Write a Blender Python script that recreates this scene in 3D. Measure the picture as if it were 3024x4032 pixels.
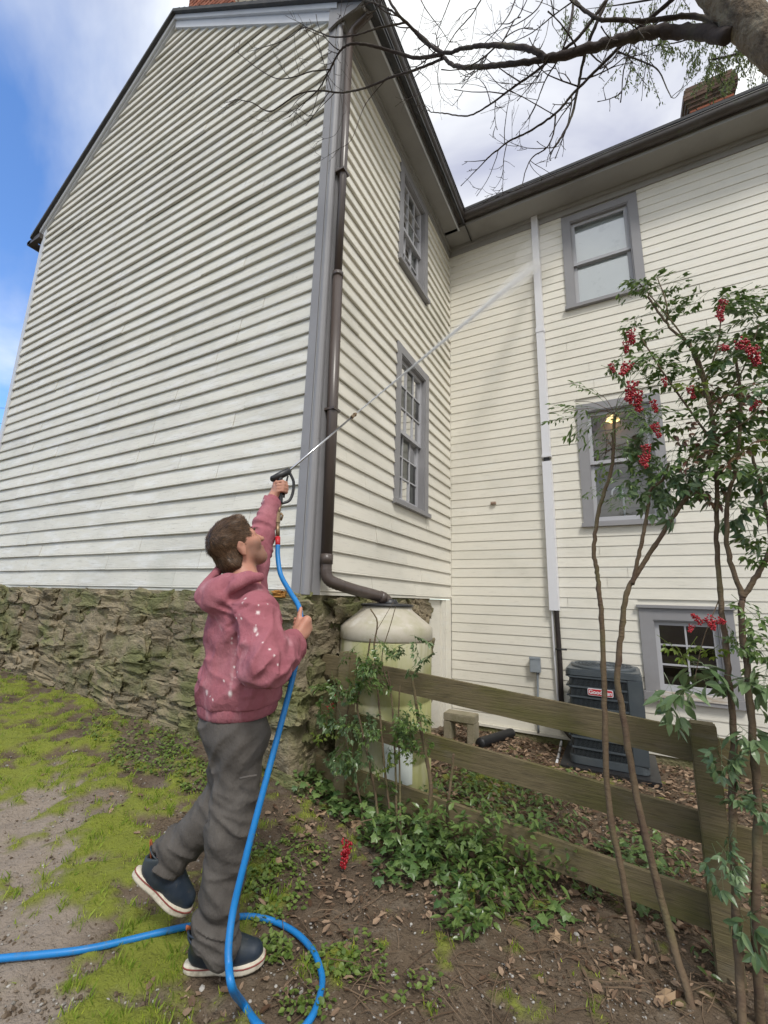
import bpy, bmesh, math, random
import numpy as np
from mathutils import Vector, Matrix, noise as mnoise
random.seed(7); rng = np.random.default_rng(7)
R = math.radians
scene = bpy.context.scene
for o in list(bpy.data.objects): bpy.data.objects.remove(o)
col = scene.collection

# ------------------------------------------------------------------ camera
PIT, ROL, YAW = R(11.49), R(1.558), R(-28.49)
FPX, PPX, PPY = 1683.0, 1512.0, 2016.0            # photograph pixels (3024 x 4032)
CAM = np.array([2.1202, -2.672, 1.45])
_f = np.array([math.sin(YAW)*math.cos(PIT), math.cos(YAW)*math.cos(PIT), math.sin(PIT)])
_r = np.array([math.cos(YAW), -math.sin(YAW), 0.0]); _u = np.cross(_r, _f)
AX_R = _r*math.cos(ROL)+_u*math.sin(ROL); AX_U = -_r*math.sin(ROL)+_u*math.cos(ROL); AX_F = _f
cam = bpy.data.cameras.new('camera'); camo = bpy.data.objects.new('camera', cam); col.objects.link(camo)
cam.sensor_fit = 'VERTICAL'; cam.sensor_height = 36; cam.sensor_width = 27
cam.lens = FPX/4032*36; cam.clip_start = .05; cam.clip_end = 600
mw = Matrix(((AX_R[0], AX_U[0], -AX_F[0], CAM[0]), (AX_R[1], AX_U[1], -AX_F[1], CAM[1]), (AX_R[2], AX_U[2], -AX_F[2], CAM[2]), (0, 0, 0, 1)))
camo.matrix_world = mw; scene.camera = camo

# ------------------------------------------------------------------ world, sun, exposure
SUN_EL, SUN_AZ = R(52), R(35)                     # direction the light comes from (azimuth from +Y towards +X is measured below)
SUN_FROM = Vector((0.55, -0.62, 0.0)).normalized()*math.cos(SUN_EL) + Vector((0, 0, math.sin(SUN_EL)))
world = bpy.data.worlds.new('World'); scene.world = world; world.use_nodes = True
wt = world.node_tree; wt.nodes.clear()
def wn(t, **kw):
    n = wt.nodes.new(t)
    for k, v in kw.items(): setattr(n, k, v)
    return n
wl = wt.links.new
sky = wn('ShaderNodeTexSky', sky_type='NISHITA', sun_disc=False)
sky.sun_elevation = SUN_EL; sky.sun_rotation = math.atan2(SUN_FROM.x, SUN_FROM.y); sky.air_density = 1.0; sky.dust_density = .2; sky.ozone_density = 4.0
tc = wn('ShaderNodeTexCoord'); sep = wn('ShaderNodeSeparateXYZ'); wl(tc.outputs['Generated'], sep.inputs[0])
def wmath(op, a, b=None):
    n = wn('ShaderNodeMath', operation=op)
    for i, v in enumerate((a, b)):
        if v is None: continue
        if isinstance(v, (int, float)): n.inputs[i].default_value = v
        else: wl(v, n.inputs[i])
    return n.outputs[0]
den = wmath('ADD', wmath('MAXIMUM', sep.outputs[2], 0.02), 0.22)
comb = wn('ShaderNodeCombineXYZ'); wl(wmath('DIVIDE', sep.outputs[0], den), comb.inputs[0]); wl(wmath('DIVIDE', sep.outputs[1], den), comb.inputs[1])
mp = wn('ShaderNodeMapping'); wl(comb.outputs[0], mp.inputs[0]); mp.inputs['Location'].default_value = (3.1, 1.7, 0); mp.inputs['Rotation'].default_value = (0, 0, R(35)); mp.inputs['Scale'].default_value = (.75, 1.25, 1)
n1 = wn('ShaderNodeTexNoise'); wl(mp.outputs[0], n1.inputs['Vector']); n1.inputs['Scale'].default_value = 1.15; n1.inputs['Detail'].default_value = 7; n1.inputs['Roughness'].default_value = .55; n1.inputs['Distortion'].default_value = .35
n2 = wn('ShaderNodeTexNoise'); wl(mp.outputs[0], n2.inputs['Vector']); n2.inputs['Scale'].default_value = 2.5; n2.inputs['Detail'].default_value = 6; n2.inputs['Distortion'].default_value = .5
# the cloud sheet is broken towards the west (-X), closed elsewhere
cover = wmath('ADD', n1.outputs['Fac'], wmath('MULTIPLY', wmath('ADD', wmath('MULTIPLY', sep.outputs[0], .55), wmath('ADD', wmath('MULTIPLY', sep.outputs[1], -.06), wmath('MULTIPLY', sep.outputs[2], .44))), .62))
ramp = wn('ShaderNodeValToRGB'); wl(cover, ramp.inputs[0]); ramp.color_ramp.elements[0].position = .30; ramp.color_ramp.elements[1].position = .60
cc = wn('ShaderNodeValToRGB'); wl(n2.outputs['Fac'], cc.inputs[0])
cc.color_ramp.elements[0].position = .30; cc.color_ramp.elements[0].color = (.47, .495, .62, 1); cc.color_ramp.elements[1].position = .56; cc.color_ramp.elements[1].color = (1.0, 1.02, 1.02, 1)
skm = wn('ShaderNodeVectorMath', operation='SCALE'); skt = wn('ShaderNodeVectorMath', operation='MULTIPLY'); wl(sky.outputs[0], skt.inputs[0]); skt.inputs[1].default_value = (.80, .97, 1.16); wl(skt.outputs[0], skm.inputs[0]); skm.inputs['Scale'].default_value = 1.0
ccm = wn('ShaderNodeVectorMath', operation='SCALE'); wl(cc.outputs[0], ccm.inputs[0]); ccm.inputs['Scale'].default_value = 4.9
mx = wn('ShaderNodeMix', data_type='RGBA'); wl(ramp.outputs[0], mx.inputs['Factor']); wl(skm.outputs[0], mx.inputs[6]); wl(ccm.outputs[0], mx.inputs[7])
bg = wn('ShaderNodeBackground'); wl(mx.outputs[2], bg.inputs[0]); bg.inputs[1].default_value = .15
wo = wn('ShaderNodeOutputWorld'); wl(bg.outputs[0], wo.inputs[0])
sl = bpy.data.lights.new('sun', 'SUN'); sl.energy = 1.5; sl.angle = R(13); sl.color = (1, .965, .90)
slo = bpy.data.objects.new('sun', sl); col.objects.link(slo); slo.rotation_euler = SUN_FROM.to_track_quat('Z', 'Y').to_euler(); slo.location = (3, -6, 12)
scene.view_settings.view_transform = 'Standard'; scene.view_settings.look = 'None'; scene.view_settings.gamma = 1; scene.view_settings.use_curve_mapping = False
scene.view_settings.exposure = 0.72
scene.render.engine = 'CYCLES'; scene.cycles.use_denoising = True; scene.cycles.max_bounces = 8; scene.cycles.transparent_max_bounces = 24
scene.cycles.volume_bounces = 1; scene.cycles.use_adaptive_sampling = True; scene.cycles.adaptive_threshold = .02

# ------------------------------------------------------------------ measuring helpers (photograph pixel -> point on a real plane)
KD = 3024/1659.0
def ray(x, y): return (x-PPX)/FPX*AX_R-(y-PPY)/FPX*AX_U+AX_F
def on(axis, val, x, y):
    r = ray(x, y); return CAM+(val-CAM[axis])/r[axis]*r
def onD(axis, val, x, y): return on(axis, val, x*KD, y*KD)
def atdist(x, y, d):                               # horizontal distance from the camera
    r = ray(x, y); return CAM+r*(d/math.hypot(r[0], r[1]))

# ------------------------------------------------------------------ terrain height
_gp = np.array([(-6, 0, .60), (-4.68, 0, .517), (-3.44, 0, .445), (-2.45, 0, .388), (-1.63, 0, .33), (-1.06, 0, .29), (-.35, -.05, .23), (0, -.08, .14), (.30, .195, 0), (1.3, .12, -.07), (2.42, .07, -.15),
    (.7, -1.215, 0), (2.1, -2.7, -.03), (1.93, 2.4, -.16), (.3, 3.2, -.19), (3.3, 3.2, -.24), (4.2, 0, -.24), (4.2, -3, -.12), (-1.2, -1.2, .16), (-3, -2, .3), (-6, -4, .48), (0, -4, .06), (1, 1.4, -.10), (-.3, -1.6, .07), (1.6, -.8, -.05)])
def _tps(r): return np.where(r > 1e-9, r*r*np.log(np.maximum(r, 1e-9)), 0)
_A = _tps(np.linalg.norm(_gp[:, None, :2]-_gp[None, :, :2], axis=2))+np.eye(len(_gp))*.02
_P = np.c_[np.ones(len(_gp)), _gp[:, :2]]
_S = np.linalg.solve(np.block([[_A, _P], [_P.T, np.zeros((3, 3))]]), np.r_[_gp[:, 2], 0, 0, 0])
def gzv(x, y):
    x = np.asarray(x, float); y = np.asarray(y, float)
    xc = np.clip(x, -7, 5); yc = np.clip(y, -5, 4)
    r = np.sqrt((xc[..., None]-_gp[:, 0])**2+(yc[..., None]-_gp[:, 1])**2)
    z = _tps(r)@_S[:len(_gp)]+_S[-3]+_S[-2]*xc+_S[-1]*yc
    return z+.012*np.sin(x*5.1+y*3.3)*np.cos(y*4.7-x*1.3)+.006*np.sin(x*17+2)*np.sin(y*15)
def gz(x, y): return float(gzv(x, y))
def ground_at(x, y, dz=0):                          # photograph pixel -> terrain point
    r = ray(x, y); t = (0-CAM[2])/r[2]
    for _ in range(9):
        p = CAM+t*r; t += (gz(p[0], p[1])-p[2])/r[2]*.95
    p = CAM+t*r; p[2] = gz(p[0], p[1])+dz; return p
def groundD(x, y, dz=0): return ground_at(x*KD, y*KD, dz)

# ------------------------------------------------------------------ materials
def mat(name, base, rough=.6, layers=(), bump=(), spec=.4, rand=0, metal=0, sss=0, attr=None):
    """layers: (colour, scale(x,y,z) or s, lo, hi, amount[, detail]); bump: (scale, strength, distance[, detail])"""
    m = bpy.data.materials.new(name); m.use_nodes = True; t = m.node_tree; b = t.nodes['Principled BSDF']
    b.inputs['Roughness'].default_value = rough; b.inputs['Specular IOR Level'].default_value = spec; b.inputs['Metallic'].default_value = metal
    if sss: b.inputs['Subsurface Weight'].default_value = sss; b.inputs['Subsurface Radius'].default_value = (.01, .004, .002)
    L = t.links.new
    g = t.nodes.new('ShaderNodeNewGeometry')
    def nz(sc, det, off=0, rough_=.6):
        mp = t.nodes.new('ShaderNodeMapping'); L(g.outputs['Position'], mp.inputs[0]); mp.inputs['Location'].default_value = (off, off*1.7, off*.6); det = min(det, 5)
        mp.inputs['Scale'].default_value = sc if isinstance(sc, tuple) else (sc, sc, sc)
        n = t.nodes.new('ShaderNodeTexNoise'); L(mp.outputs[0], n.inputs['Vector']); n.inputs['Scale'].default_value = 1; n.inputs['Detail'].default_value = det; n.inputs['Roughness'].default_value = rough_
        return n.outputs['Fac']
    rgb = t.nodes.new('ShaderNodeRGB'); rgb.outputs[0].default_value = (*base, 1); cur = rgb.outputs[0]
    for i, ly in enumerate(layers):
        c, sc, lo, hi, am = ly[:5]; det = ly[5] if len(ly) > 5 else 5
        mr = t.nodes.new('ShaderNodeMapRange'); L(nz(sc, det, 3.3*i+1), mr.inputs[0]); mr.inputs[1].default_value = lo; mr.inputs[2].default_value = hi; mr.inputs[4].default_value = am
        mx = t.nodes.new('ShaderNodeMix'); mx.data_type = 'RGBA'; L(mr.outputs[0], mx.inputs['Factor']); L(cur, mx.inputs[6]); mx.inputs[7].default_value = (*c, 1); cur = mx.outputs[2]
    for (an, c, am) in (attr or ()):
        a = t.nodes.new('ShaderNodeAttribute'); a.attribute_name = an
        ml = t.nodes.new('ShaderNodeMath'); ml.operation = 'MULTIPLY'; L(a.outputs['Fac'], ml.inputs[0]); ml.inputs[1].default_value = am
        mx = t.nodes.new('ShaderNodeMix'); mx.data_type = 'RGBA'; L(ml.outputs[0], mx.inputs['Factor']); L(cur, mx.inputs[6]); mx.inputs[7].default_value = (*c, 1); cur = mx.outputs[2]
    if rand:
        oi = t.nodes.new('ShaderNodeObjectInfo'); mr = t.nodes.new('ShaderNodeMapRange'); L(oi.outputs['Random'], mr.inputs[0]); mr.inputs[3].default_value = 1-rand; mr.inputs[4].default_value = 1+rand
        hs = t.nodes.new('ShaderNodeHueSaturation'); L(mr.outputs[0], hs.inputs['Value']); L(cur, hs.inputs['Color']); cur = hs.outputs[0]
    L(cur, b.inputs['Base Color'])
    nrm = None
    for i, bp in enumerate(bump):
        sc, st, dist = bp[:3]; det = bp[3] if len(bp) > 3 else 6
        bn = t.nodes.new('ShaderNodeBump'); bn.inputs['Strength'].default_value = st; bn.inputs['Distance'].default_value = dist; L(nz(sc, det, 11+5*i), bn.inputs['Height'])
        if nrm: L(nrm, bn.inputs['Normal'])
        nrm = bn.outputs[0]
    if nrm: L(nrm, b.inputs['Normal'])
    return m
def leafmat(name, base, c2, trans=.35, rough=.4, island=True, spec=.5):
    m = bpy.data.materials.new(name); m.use_nodes = True; t = m.node_tree; b = t.nodes['Principled BSDF']; L = t.links.new
    g = t.nodes.new('ShaderNodeNewGeometry'); mx = t.nodes.new('ShaderNodeMix'); mx.data_type = 'RGBA'; mx.inputs[6].default_value = (*base, 1); mx.inputs[7].default_value = (*c2, 1)
    L(g.outputs['Random Per Island'], mx.inputs['Factor'])
    L(mx.outputs[2], b.inputs['Base Color']); b.inputs['Roughness'].default_value = rough; b.inputs['Specular IOR Level'].default_value = spec
    if trans:
        tr = t.nodes.new('ShaderNodeBsdfTranslucent'); L(mx.outputs[2], tr.inputs[0]); ms = t.nodes.new('ShaderNodeMixShader'); ms.inputs[0].default_value = trans
        L(b.outputs[0], ms.inputs[1]); L(tr.outputs[0], ms.inputs[2]); L(ms.outputs[0], t.nodes['Material Output'].inputs[0])
    return m
M = {}
PAINT = (.645, .622, .535)
M['paint'] = mat('cream_paint', (.635, .615, .545), .62, [((.50, .49, .445), (1.1, 1.1, 2.4), .46, .72, .6), ((.72, .72, .70), (2.3, 2.3, 11), .50, .66, .6), ((.40, .385, .34), (5, 5, 60), .56, .70, .55, 8), ((.33, .31, .26), (26, 26, 70), .62, .70, .65, 6), ((.38, .40, .33), (1.7, 1.7, 1.2), .58, .75, .35)],
    [((9, 9, 70), .35, .006, 8), ((60, 60, 140), .3, .003, 6)], .35, rand=.045)
M['paint_s'] = mat('cream_paint_smooth', (.70, .668, .585), .58, [((.55, .535, .46), (1.3, 1.3, 2.0), .48, .72, .5), ((.69, .68, .63), (2, 2, 9), .52, .7, .45), ((.44, .42, .36), (6, 6, 70), .58, .72, .45, 8)],
    [((7, 7, 60), .22, .005, 8), ((60, 60, 140), .15, .002, 6)], .35, rand=.03)
M['trim'] = mat('grey_trim_paint', (.245, .24, .248), .55, [((.32, .315, .325), 2.5, .5, .75, .4), ((.22, .22, .23), (9, 9, 3), .6, .75, .45)], [((20, 20, 5), .15, .004)], .4, rand=.03)
M['rake'] = mat('pale_trim_paint', (.54, .56, .60), .5, [((.45, .46, .5), 4, .5, .75, .5)], [(30, .1, .003)])
M['soffit'] = mat('soffit_grey_paint', (.30, .292, .28), .6, [((.20, .19, .18), 1.6, .45, .75, .6)], [(9, .1, .004)])
M['gutter'] = mat('brown_gutter_metal', (.055, .045, .04), .45, [((.12, .12, .115), (3, 3, 3), .5, .7, .5), ((.07, .085, .04), 14, .58, .7, .6)], [(40, .2, .003)], .5)
M['brown'] = mat('brown_downspout', (.075, .056, .048), .36, [((.11, .09, .078), (8, 8, 1.2), .5, .75, .5), ((.03, .024, .02), (25, 25, 2), .55, .7, .5)], [((30, 30, 4), .12, .003)], .55)
M['white'] = mat('white_pvc', (.66, .66, .69), .42, [((.6, .6, .58), (4, 4, 1), .5, .8, .4)], [], .5)
M['sashw'] = mat('grey_sash_paint', (.40, .40, .42), .5, [((.36, .36, .36), 9, .5, .75, .4)], [(60, .12, .002)])
M['bare'] = mat('weathered_wood', (.42, .36, .29), .8, [((.60, .59, .56), (5, 5, 30), .45, .62, .8), ((.25, .2, .15), (20, 20, 90), .55, .7, .6)], [((8, 8, 90), .5, .006)])
M['shingle'] = mat('dark_shingle', (.055, .055, .058), .85, [((.09, .09, .085), 6, .45, .7, .6)], [(40, .6, .01)])
M['stone'] = mat('mossy_fieldstone', (.25, .205, .135), .92, [((.12, .105, .075), (5, 5, 8), .46, .68, .65, 8), ((.36, .29, .195), (4, 4, 9), .54, .70, .65, 8), ((.125, .14, .048), (1.5, 1.5, 2.2), .44, .58, .75, 7), ((.48, .44, .36), (17, 17, 30), .67, .75, .5, 6), ((.05, .045, .034), (9, 9, 26), .62, .72, .7, 8)],
    [((6, 6, 15), .8, .045, 9), ((26, 26, 55), .9, .02, 8)], .2, rand=.22)
M['mortar'] = mat('lime_mortar', (.27, .225, .15), .95, [((.14, .12, .082), 6, .44, .66, .7, 8), ((.125, .14, .05), 1.5, .44, .60, .75), ((.42, .37, .28), 13, .6, .72, .5)], [((7, 7, 13), .9, .045, 9), (34, .8, .02, 8)], .2)
M['brick'] = mat('red_brick', (.30, .105, .062), .9, [((.17, .075, .05), 9, .45, .68, .7), ((.38, .2, .13), 14, .55, .7, .5)], [(60, .5, .006)], .25, rand=.3)
M['brickdark'] = mat('sooty_brick', (.16, .10, .075), .9, [((.06, .055, .04), 9, .45, .68, .7), ((.10, .11, .05), 6, .55, .7, .6)], [(60, .5, .006)], .25, rand=.3)
M['bmortar'] = mat('chimney_mortar', (.36, .33, .26), .95, [((.2, .18, .14), 12, .4, .7, .6)], [(50, .4, .006)])
M['fence'] = mat('green_weathered_board', (.148, .118, .066), .85, [((.105, .098, .03), (2.4, 2.4, 5), .46, .66, .75), ((.17, .15, .115), (3, 3, 9), .58, .76, .6), ((.06, .05, .03), (9, 9, 70), .52, .72, .65, 8)],
    [((5, 5, 90), .6, .008, 8), (50, .3, .003)], .25, rand=.12)
M['tank'] = mat('algae_stained_plastic', (.47, .44, .35), .55, [((.33, .33, .12), (2.0, 2.0, .9), .34, .56, .9, 6), ((.20, .205, .075), (9, 9, 1.1), .50, .72, .7, 7), ((.62, .58, .48), (4, 4, 2), .58, .75, .6)], [(12, .1, .006)], .4)
M['tanktop'] = mat('grey_tank_shoulder', (.45, .41, .335), .6, [((.30, .29, .17), 4, .45, .68, .75), ((.64, .62, .58), 9, .55, .7, .5)], [(20, .12, .005)], .4)
M['black'] = mat('black_plastic', (.018, .018, .02), .42, [((.05, .05, .05), 12, .55, .75, .5)], [(60, .1, .002)], .5)
M['acdark'] = mat('condenser_fin', (.014, .016, .019), .6, [], [((2, 2, 2), .1, .002)])
M['acgrey'] = mat('condenser_grey_paint', (.06, .072, .082), .4, [((.095, .105, .11), 6, .5, .72, .5)], [(40, .06, .002)], .5)
M['red'] = mat('red_badge', (.45, .02, .03), .4)
M['concrete'] = mat('mossy_concrete', (.30, .265, .19), .95, [((.18, .17, .09), 5, .45, .7, .7), ((.4, .37, .3), 20, .55, .7, .4)], [(45, .7, .01, 8)], .2)
M['conduit'] = mat('grey_conduit', (.26, .29, .32), .45, [((.2, .21, .22), 12, .5, .7, .5)])
M['bark'] = mat('dark_branch_bark', (.052, .040, .036), .9, [((.095, .085, .055), (5, 5, 5), .48, .68, .7), ((.03, .024, .022), 20, .5, .7, .6)], [((18, 18, 18), .9, .012, 8)], .25)
M['trunk'] = mat('lichen_trunk_bark', (.17, .13, .09), .95, [((.30, .27, .2), 9, .48, .68, .7, 8), ((.06, .045, .035), (14, 14, 8), .5, .66, .75, 8)], [((16, 16, 10), 1.0, .05, 9)], .2)
M['cane'] = mat('nandina_cane', (.14, .10, .062), .85, [((.085, .05, .038), (10, 10, 10), .46, .66, .7), ((.15, .145, .06), (4, 4, 4), .5, .7, .6)], [((30, 30, 70), .8, .008, 8)], .25)
M['nleaf'] = leafmat('nandina_leaf', (.055, .11, .024), (.16, .235, .06), .3, .3, spec=.55)
M['nleafb'] = leafmat('nandina_leaf_bluish', (.07, .125, .045), (.17, .24, .11), .2, .32, spec=.55)
M['nleafr'] = leafmat('nandina_leaf_reddish', (.10, .085, .03), (.17, .07, .045), .25, .35)
M['nleafy'] = leafmat('nandina_leaf_yellow', (.12, .19, .03), (.2, .25, .04), .4, .4)
M['berry'] = leafmat('red_berry', (.40, .012, .02), (.25, .008, .016), 0, .25, spec=.6)
M['ivy'] = leafmat('ivy_leaf', (.05, .11, .03), (.17, .25, .075), .2, .4)
M['grass'] = leafmat('grass_blade', (.13, .22, .02), (.34, .42, .07), .35, .6, spec=.2)
M['weed'] = leafmat('weed_leaf', (.08, .14, .022), (.20, .27, .06), .3, .5)
M['moss'] = leafmat('moss_blade', (.17, .25, .02), (.46, .52, .07), .3, .8, spec=.1)
M['litter'] = leafmat('dead_leaf', (.075, .042, .025), (.36, .255, .175), .1, .85, spec=.15)
M['bigleaf'] = leafmat('curled_dead_leaf', (.30, .19, .11), (.42, .30, .19), .15, .8, spec=.15)
M['pebble'] = leafmat('pebble', (.16, .145, .125), (.42, .40, .37), 0, .85, spec=.2)
M['crumb'] = leafmat('soil_crumb', (.075, .053, .036), (.19, .15, .11), 0, .95, spec=.1)
M['twig'] = leafmat('dead_twig', (.09, .06, .04), (.21, .15, .10), 0, .9, spec=.1)
M['willow'] = leafmat('spring_leaf', (.10, .125, .04), (.20, .24, .07), .4, .6)
M['hose'] = mat('blue_hose', (.010, .185, .50), .42, [((.008, .12, .32), (14, 14, 14), .5, .72, .5), ((.10, .16, .20), (45, 45, 45), .58, .7, .55)], [(90, .2, .002)], .45)
M['steel'] = mat('steel_lance', (.55, .55, .57), .25, metal=1)
M['brass'] = mat('dull_brass', (.28, .20, .12), .45, [((.16, .12, .08), 40, .45, .7, .6)], metal=.7)
M['skin'] = mat('skin', (.47, .235, .165), .5, [((.43, .17, .12), 14, .45, .75, .5)], [(160, .12, .001)], .4, sss=.08, attr=[('beard', (.13, .072, .05), .68), ('lip', (.36, .12, .10), .8)])
M['hair'] = leafmat('brown_hair', (.035, .020, .011), (.16, .09, .046), 0, .45, spec=.4)
M['hairbase'] = mat('brown_hair_base', (.042, .027, .016), .6, [((.075, .048, .028), (30, 30, 30), .5, .7, .6)], [(90, .8, .006)], .3)
M['denim'] = mat('dark_grey_cotton', (.098, .088, .079), .88, [((.155, .142, .128), (6, 6, 4), .48, .72, .65), ((.05, .045, .042), (5, 5, 3), .45, .7, .45)], [(300, .35, .0012, 2), ((24, 24, 13), .7, .014, 5)], .2)
M['boot'] = mat('navy_rubber_boot', (.016, .026, .042), .5, [((.05, .055, .045), 7, .48, .72, .7), ((.10, .09, .07), 40, .62, .74, .5)], [(60, .12, .002)], .45)
M['sole'] = mat('off_white_sole', (.60, .55, .45), .7, [((.30, .25, .18), 30, .48, .68, .75)], [(60, .3, .002)])
M['welt'] = mat('red_sole_line', (.22, .05, .04), .6)
M['tab'] = mat('orange_pull_tab', (.33, .10, .04), .7)
M['tee'] = mat('white_tee', (.6, .58, .54), .9)
M['block'] = M['concrete']
# hoodie: faded maroon with bleach drips
M['hoodie'] = mat('faded_maroon_fleece', (.31, .108, .13), .95, [((.42, .185, .21), (5, 5, 3.5), .45, .70, .7), ((.20, .058, .08), (7, 7, 5), .5, .72, .5), ((.52, .29, .32), (11, 11, 3.2), .60, .72, .5, 4), ((.62, .46, .47), (26, 26, 19), .75, .77, .7, 2)],
    [(260, .4, .0014, 2), ((22, 22, 15), .7, .015, 5)], .15, attr=[('paint', (.80, .74, .72), .9)])
# ground: soil, with moss from the vertex mask
M['soil'] = mat('dark_soil', (.132, .098, .067), .95, [((.068, .048, .033), 3.1, .42, .66, .8, 8), ((.19, .155, .118), 7, .52, .7, .65, 8), ((.30, .27, .235), 60, .66, .72, .7, 3), ((.045, .032, .022), 34, .56, .68, .7, 5)],
    [(14, .8, .04, 9), (70, .8, .015, 6)], .2, attr=[('path', (.31, .26, .215), .75), ('moss', (.19, .22, .03), .85)])
def glass(name, tint=(1, 1, 1), refl=.12):
    m = bpy.data.materials.new(name); m.use_nodes = True; t = m.node_tree; L = t.links.new; t.nodes.remove(t.nodes['Principled BSDF'])
    tr = t.nodes.new('ShaderNodeBsdfTransparent'); tr.inputs[0].default_value = (*tint, 1); gl = t.nodes.new('ShaderNodeBsdfGlossy'); gl.inputs['Roughness'].default_value = .015
    fr = t.nodes.new('ShaderNodeFresnel'); fr.inputs[0].default_value = 1.5; ad = t.nodes.new('ShaderNodeMath'); ad.operation = 'ADD'; L(fr.outputs[0], ad.inputs[0]); ad.inputs[1].default_value = refl
    ms = t.nodes.new('ShaderNodeMixShader'); L(ad.outputs[0], ms.inputs[0]); L(tr.outputs[0], ms.inputs[1]); L(gl.outputs[0], ms.inputs[2]); L(ms.outputs[0], t.nodes['Material Output'].inputs[0])
    return m
M['glass'] = glass('old_window_glass', (.9, .93, .92), .08)
M['glass_up'] = glass('sky_reflecting_glass', (.95, .97, .97), .30)
M['blind'] = mat('white_blind', (.36, .36, .345), .7, [((.4, .4, .39), (3, 3, 3), .4, .7, .6)])
M['film'] = mat('frosted_film', (.80, .85, .85), .75, [((.88, .92, .92), 3, .45, .65, .7), ((.48, .54, .54), (5, 5, 5), .58, .72, .6)], [(7, .3, .01)])
M['room'] = mat('dim_room_wall', (.34, .30, .25), .9, [((.13, .12, .10), 2, .4, .7, .6)])
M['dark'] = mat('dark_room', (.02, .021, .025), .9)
M['sill'] = mat('inside_sill_wood', (.40, .24, .12), .6)
def emit(name, c, s):
    m = bpy.data.materials.new(name); m.use_nodes = True; b = m.node_tree.nodes['Principled BSDF']; b.inputs['Base Color'].default_value = (*c, 1); b.inputs['Emission Color'].default_value = (*c, 1); b.inputs['Emission Strength'].default_value = s; return m
M['lamp'] = emit('lit_lamp_shade', (1, .72, .34), 1.3)

# ------------------------------------------------------------------ object helpers
def setp(o, label=None, cat=None, group=None, kind=None):
    for k, v in (('label', label), ('category', cat), ('group', group), ('kind', kind)):
        if v: o[k] = v
    return o
def empty(name, loc, label, cat, group=None):
    o = bpy.data.objects.new(name, None); o.location = loc; o.empty_display_size = .1; col.objects.link(o); return setp(o, label, cat, group)
def root_offset(p):                                  # where a parent's frame sits in the world: empties at their base, modelled parts at the origin
    return Vector(p.location) if p.type == 'EMPTY' else Vector((0, 0, 0))
def link(name, me, m, parent=None, smooth=False, label=None, kind=None):
    if isinstance(m, str): m = M[m]
    if m is not None:
        me.materials.clear(); me.materials.append(m)
    if smooth: me.polygons.foreach_set('use_smooth', [True]*len(me.polygons))
    o = bpy.data.objects.new(name, me); col.objects.link(o)
    if parent is not None:
        o.parent = parent; o.matrix_parent_inverse = Matrix.Translation(-root_offset(parent))   # meshes are modelled in world coordinates
    if label: o['label'] = label
    if kind: o['kind'] = kind
    return o
class MB:
    def __init__(s): s.v = []; s.f = []
    def add(s, vs, fs):
        b = len(s.v); s.v += [tuple(map(float, p)) for p in vs]; s.f += [tuple(b+i for i in f) for f in fs]; return s
    def box(s, lo, hi, mapf=None):
        x0, y0, z0 = lo; x1, y1, z1 = hi
        vs = [(x0, y0, z0), (x1, y0, z0), (x1, y1, z0), (x0, y1, z0), (x0, y0, z1), (x1, y0, z1), (x1, y1, z1), (x0, y1, z1)]
        if mapf: vs = [mapf(*p) for p in vs]
        return s.add(vs, [(0, 3, 2, 1), (4, 5, 6, 7), (0, 1, 5, 4), (1, 2, 6, 5), (2, 3, 7, 6), (3, 0, 4, 7)])
    def tube(s, pts, rad, n=8, cap=True, sx=1.0):
        pts = [Vector(p) for p in pts]; k = len(pts)
        if not hasattr(rad, '__len__'): rad = [rad]*k
        up = None; rings = []
        for i, p in enumerate(pts):
            d = (pts[min(i+1, k-1)]-pts[max(i-1, 0)])
            if d.length < 1e-9: d = Vector((0, 0, 1))
            d.normalize()
            if up is None: up = d.orthogonal().normalized()
            up = (up-d*up.dot(d)); up = up.normalized() if up.length > 1e-6 else d.orthogonal().normalized()
            w = d.cross(up)
            rings.append([p+(up*math.cos(2*math.pi*j/n)*sx+w*math.sin(2*math.pi*j/n))*rad[i] for j in range(n)])
        vs = [q for r_ in rings for q in r_]
        fs = [(i*n+j, i*n+(j+1) % n, (i+1)*n+(j+1) % n, (i+1)*n+j) for i in range(k-1) for j in range(n)]
        if cap: fs += [tuple(reversed(range(n))), tuple((k-1)*n+j for j in range(n))]
        return s.add(vs, fs)
    def lathe(s, prof, c, n=40, cap=True):
        vs = [(c[0]+r*math.cos(2*math.pi*j/n), c[1]+r*math.sin(2*math.pi*j/n), c[2]+z) for r, z in prof for j in range(n)]
        k = len(prof); fs = [(i*n+j, i*n+(j+1) % n, (i+1)*n+(j+1) % n, (i+1)*n+j) for i in range(k-1) for j in range(n)]
        if cap: fs += [tuple(reversed(range(n))), tuple((k-1)*n+j for j in range(n))]
        return s.add(vs, fs)
    def prism(s, poly, mapf, h0, h1):                # poly in (u,v); mapf(u,v,h)
        n = len(poly); vs = [mapf(u, v, h0) for u, v in poly]+[mapf(u, v, h1) for u, v in poly]
        return s.add(vs, [tuple(range(n)), tuple(reversed(range(n, 2*n)))]+[(i, (i+1) % n, n+(i+1) % n, n+i) for i in range(n)])
    def mesh(s, name):
        me = bpy.data.meshes.new(name); me.from_pydata(s.v, [], s.f); me.validate(); me.update()
        bm = bmesh.new(); bm.from_mesh(me); bmesh.ops.recalc_face_normals(bm, faces=bm.faces); bm.to_mesh(me); bm.free(); return me
    def build(s, name, m, parent=None, smooth=False, label=None, kind=None, bevel=0):
        me = s.mesh(name)
        if bevel:
            bm = bmesh.new(); bm.from_mesh(me); bmesh.ops.bevel(bm, geom=list(bm.edges), offset=bevel, segments=2, affect='EDGES'); bm.to_mesh(me); bm.free()
        return link(name, me, m, parent, smooth, label, kind)
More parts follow.
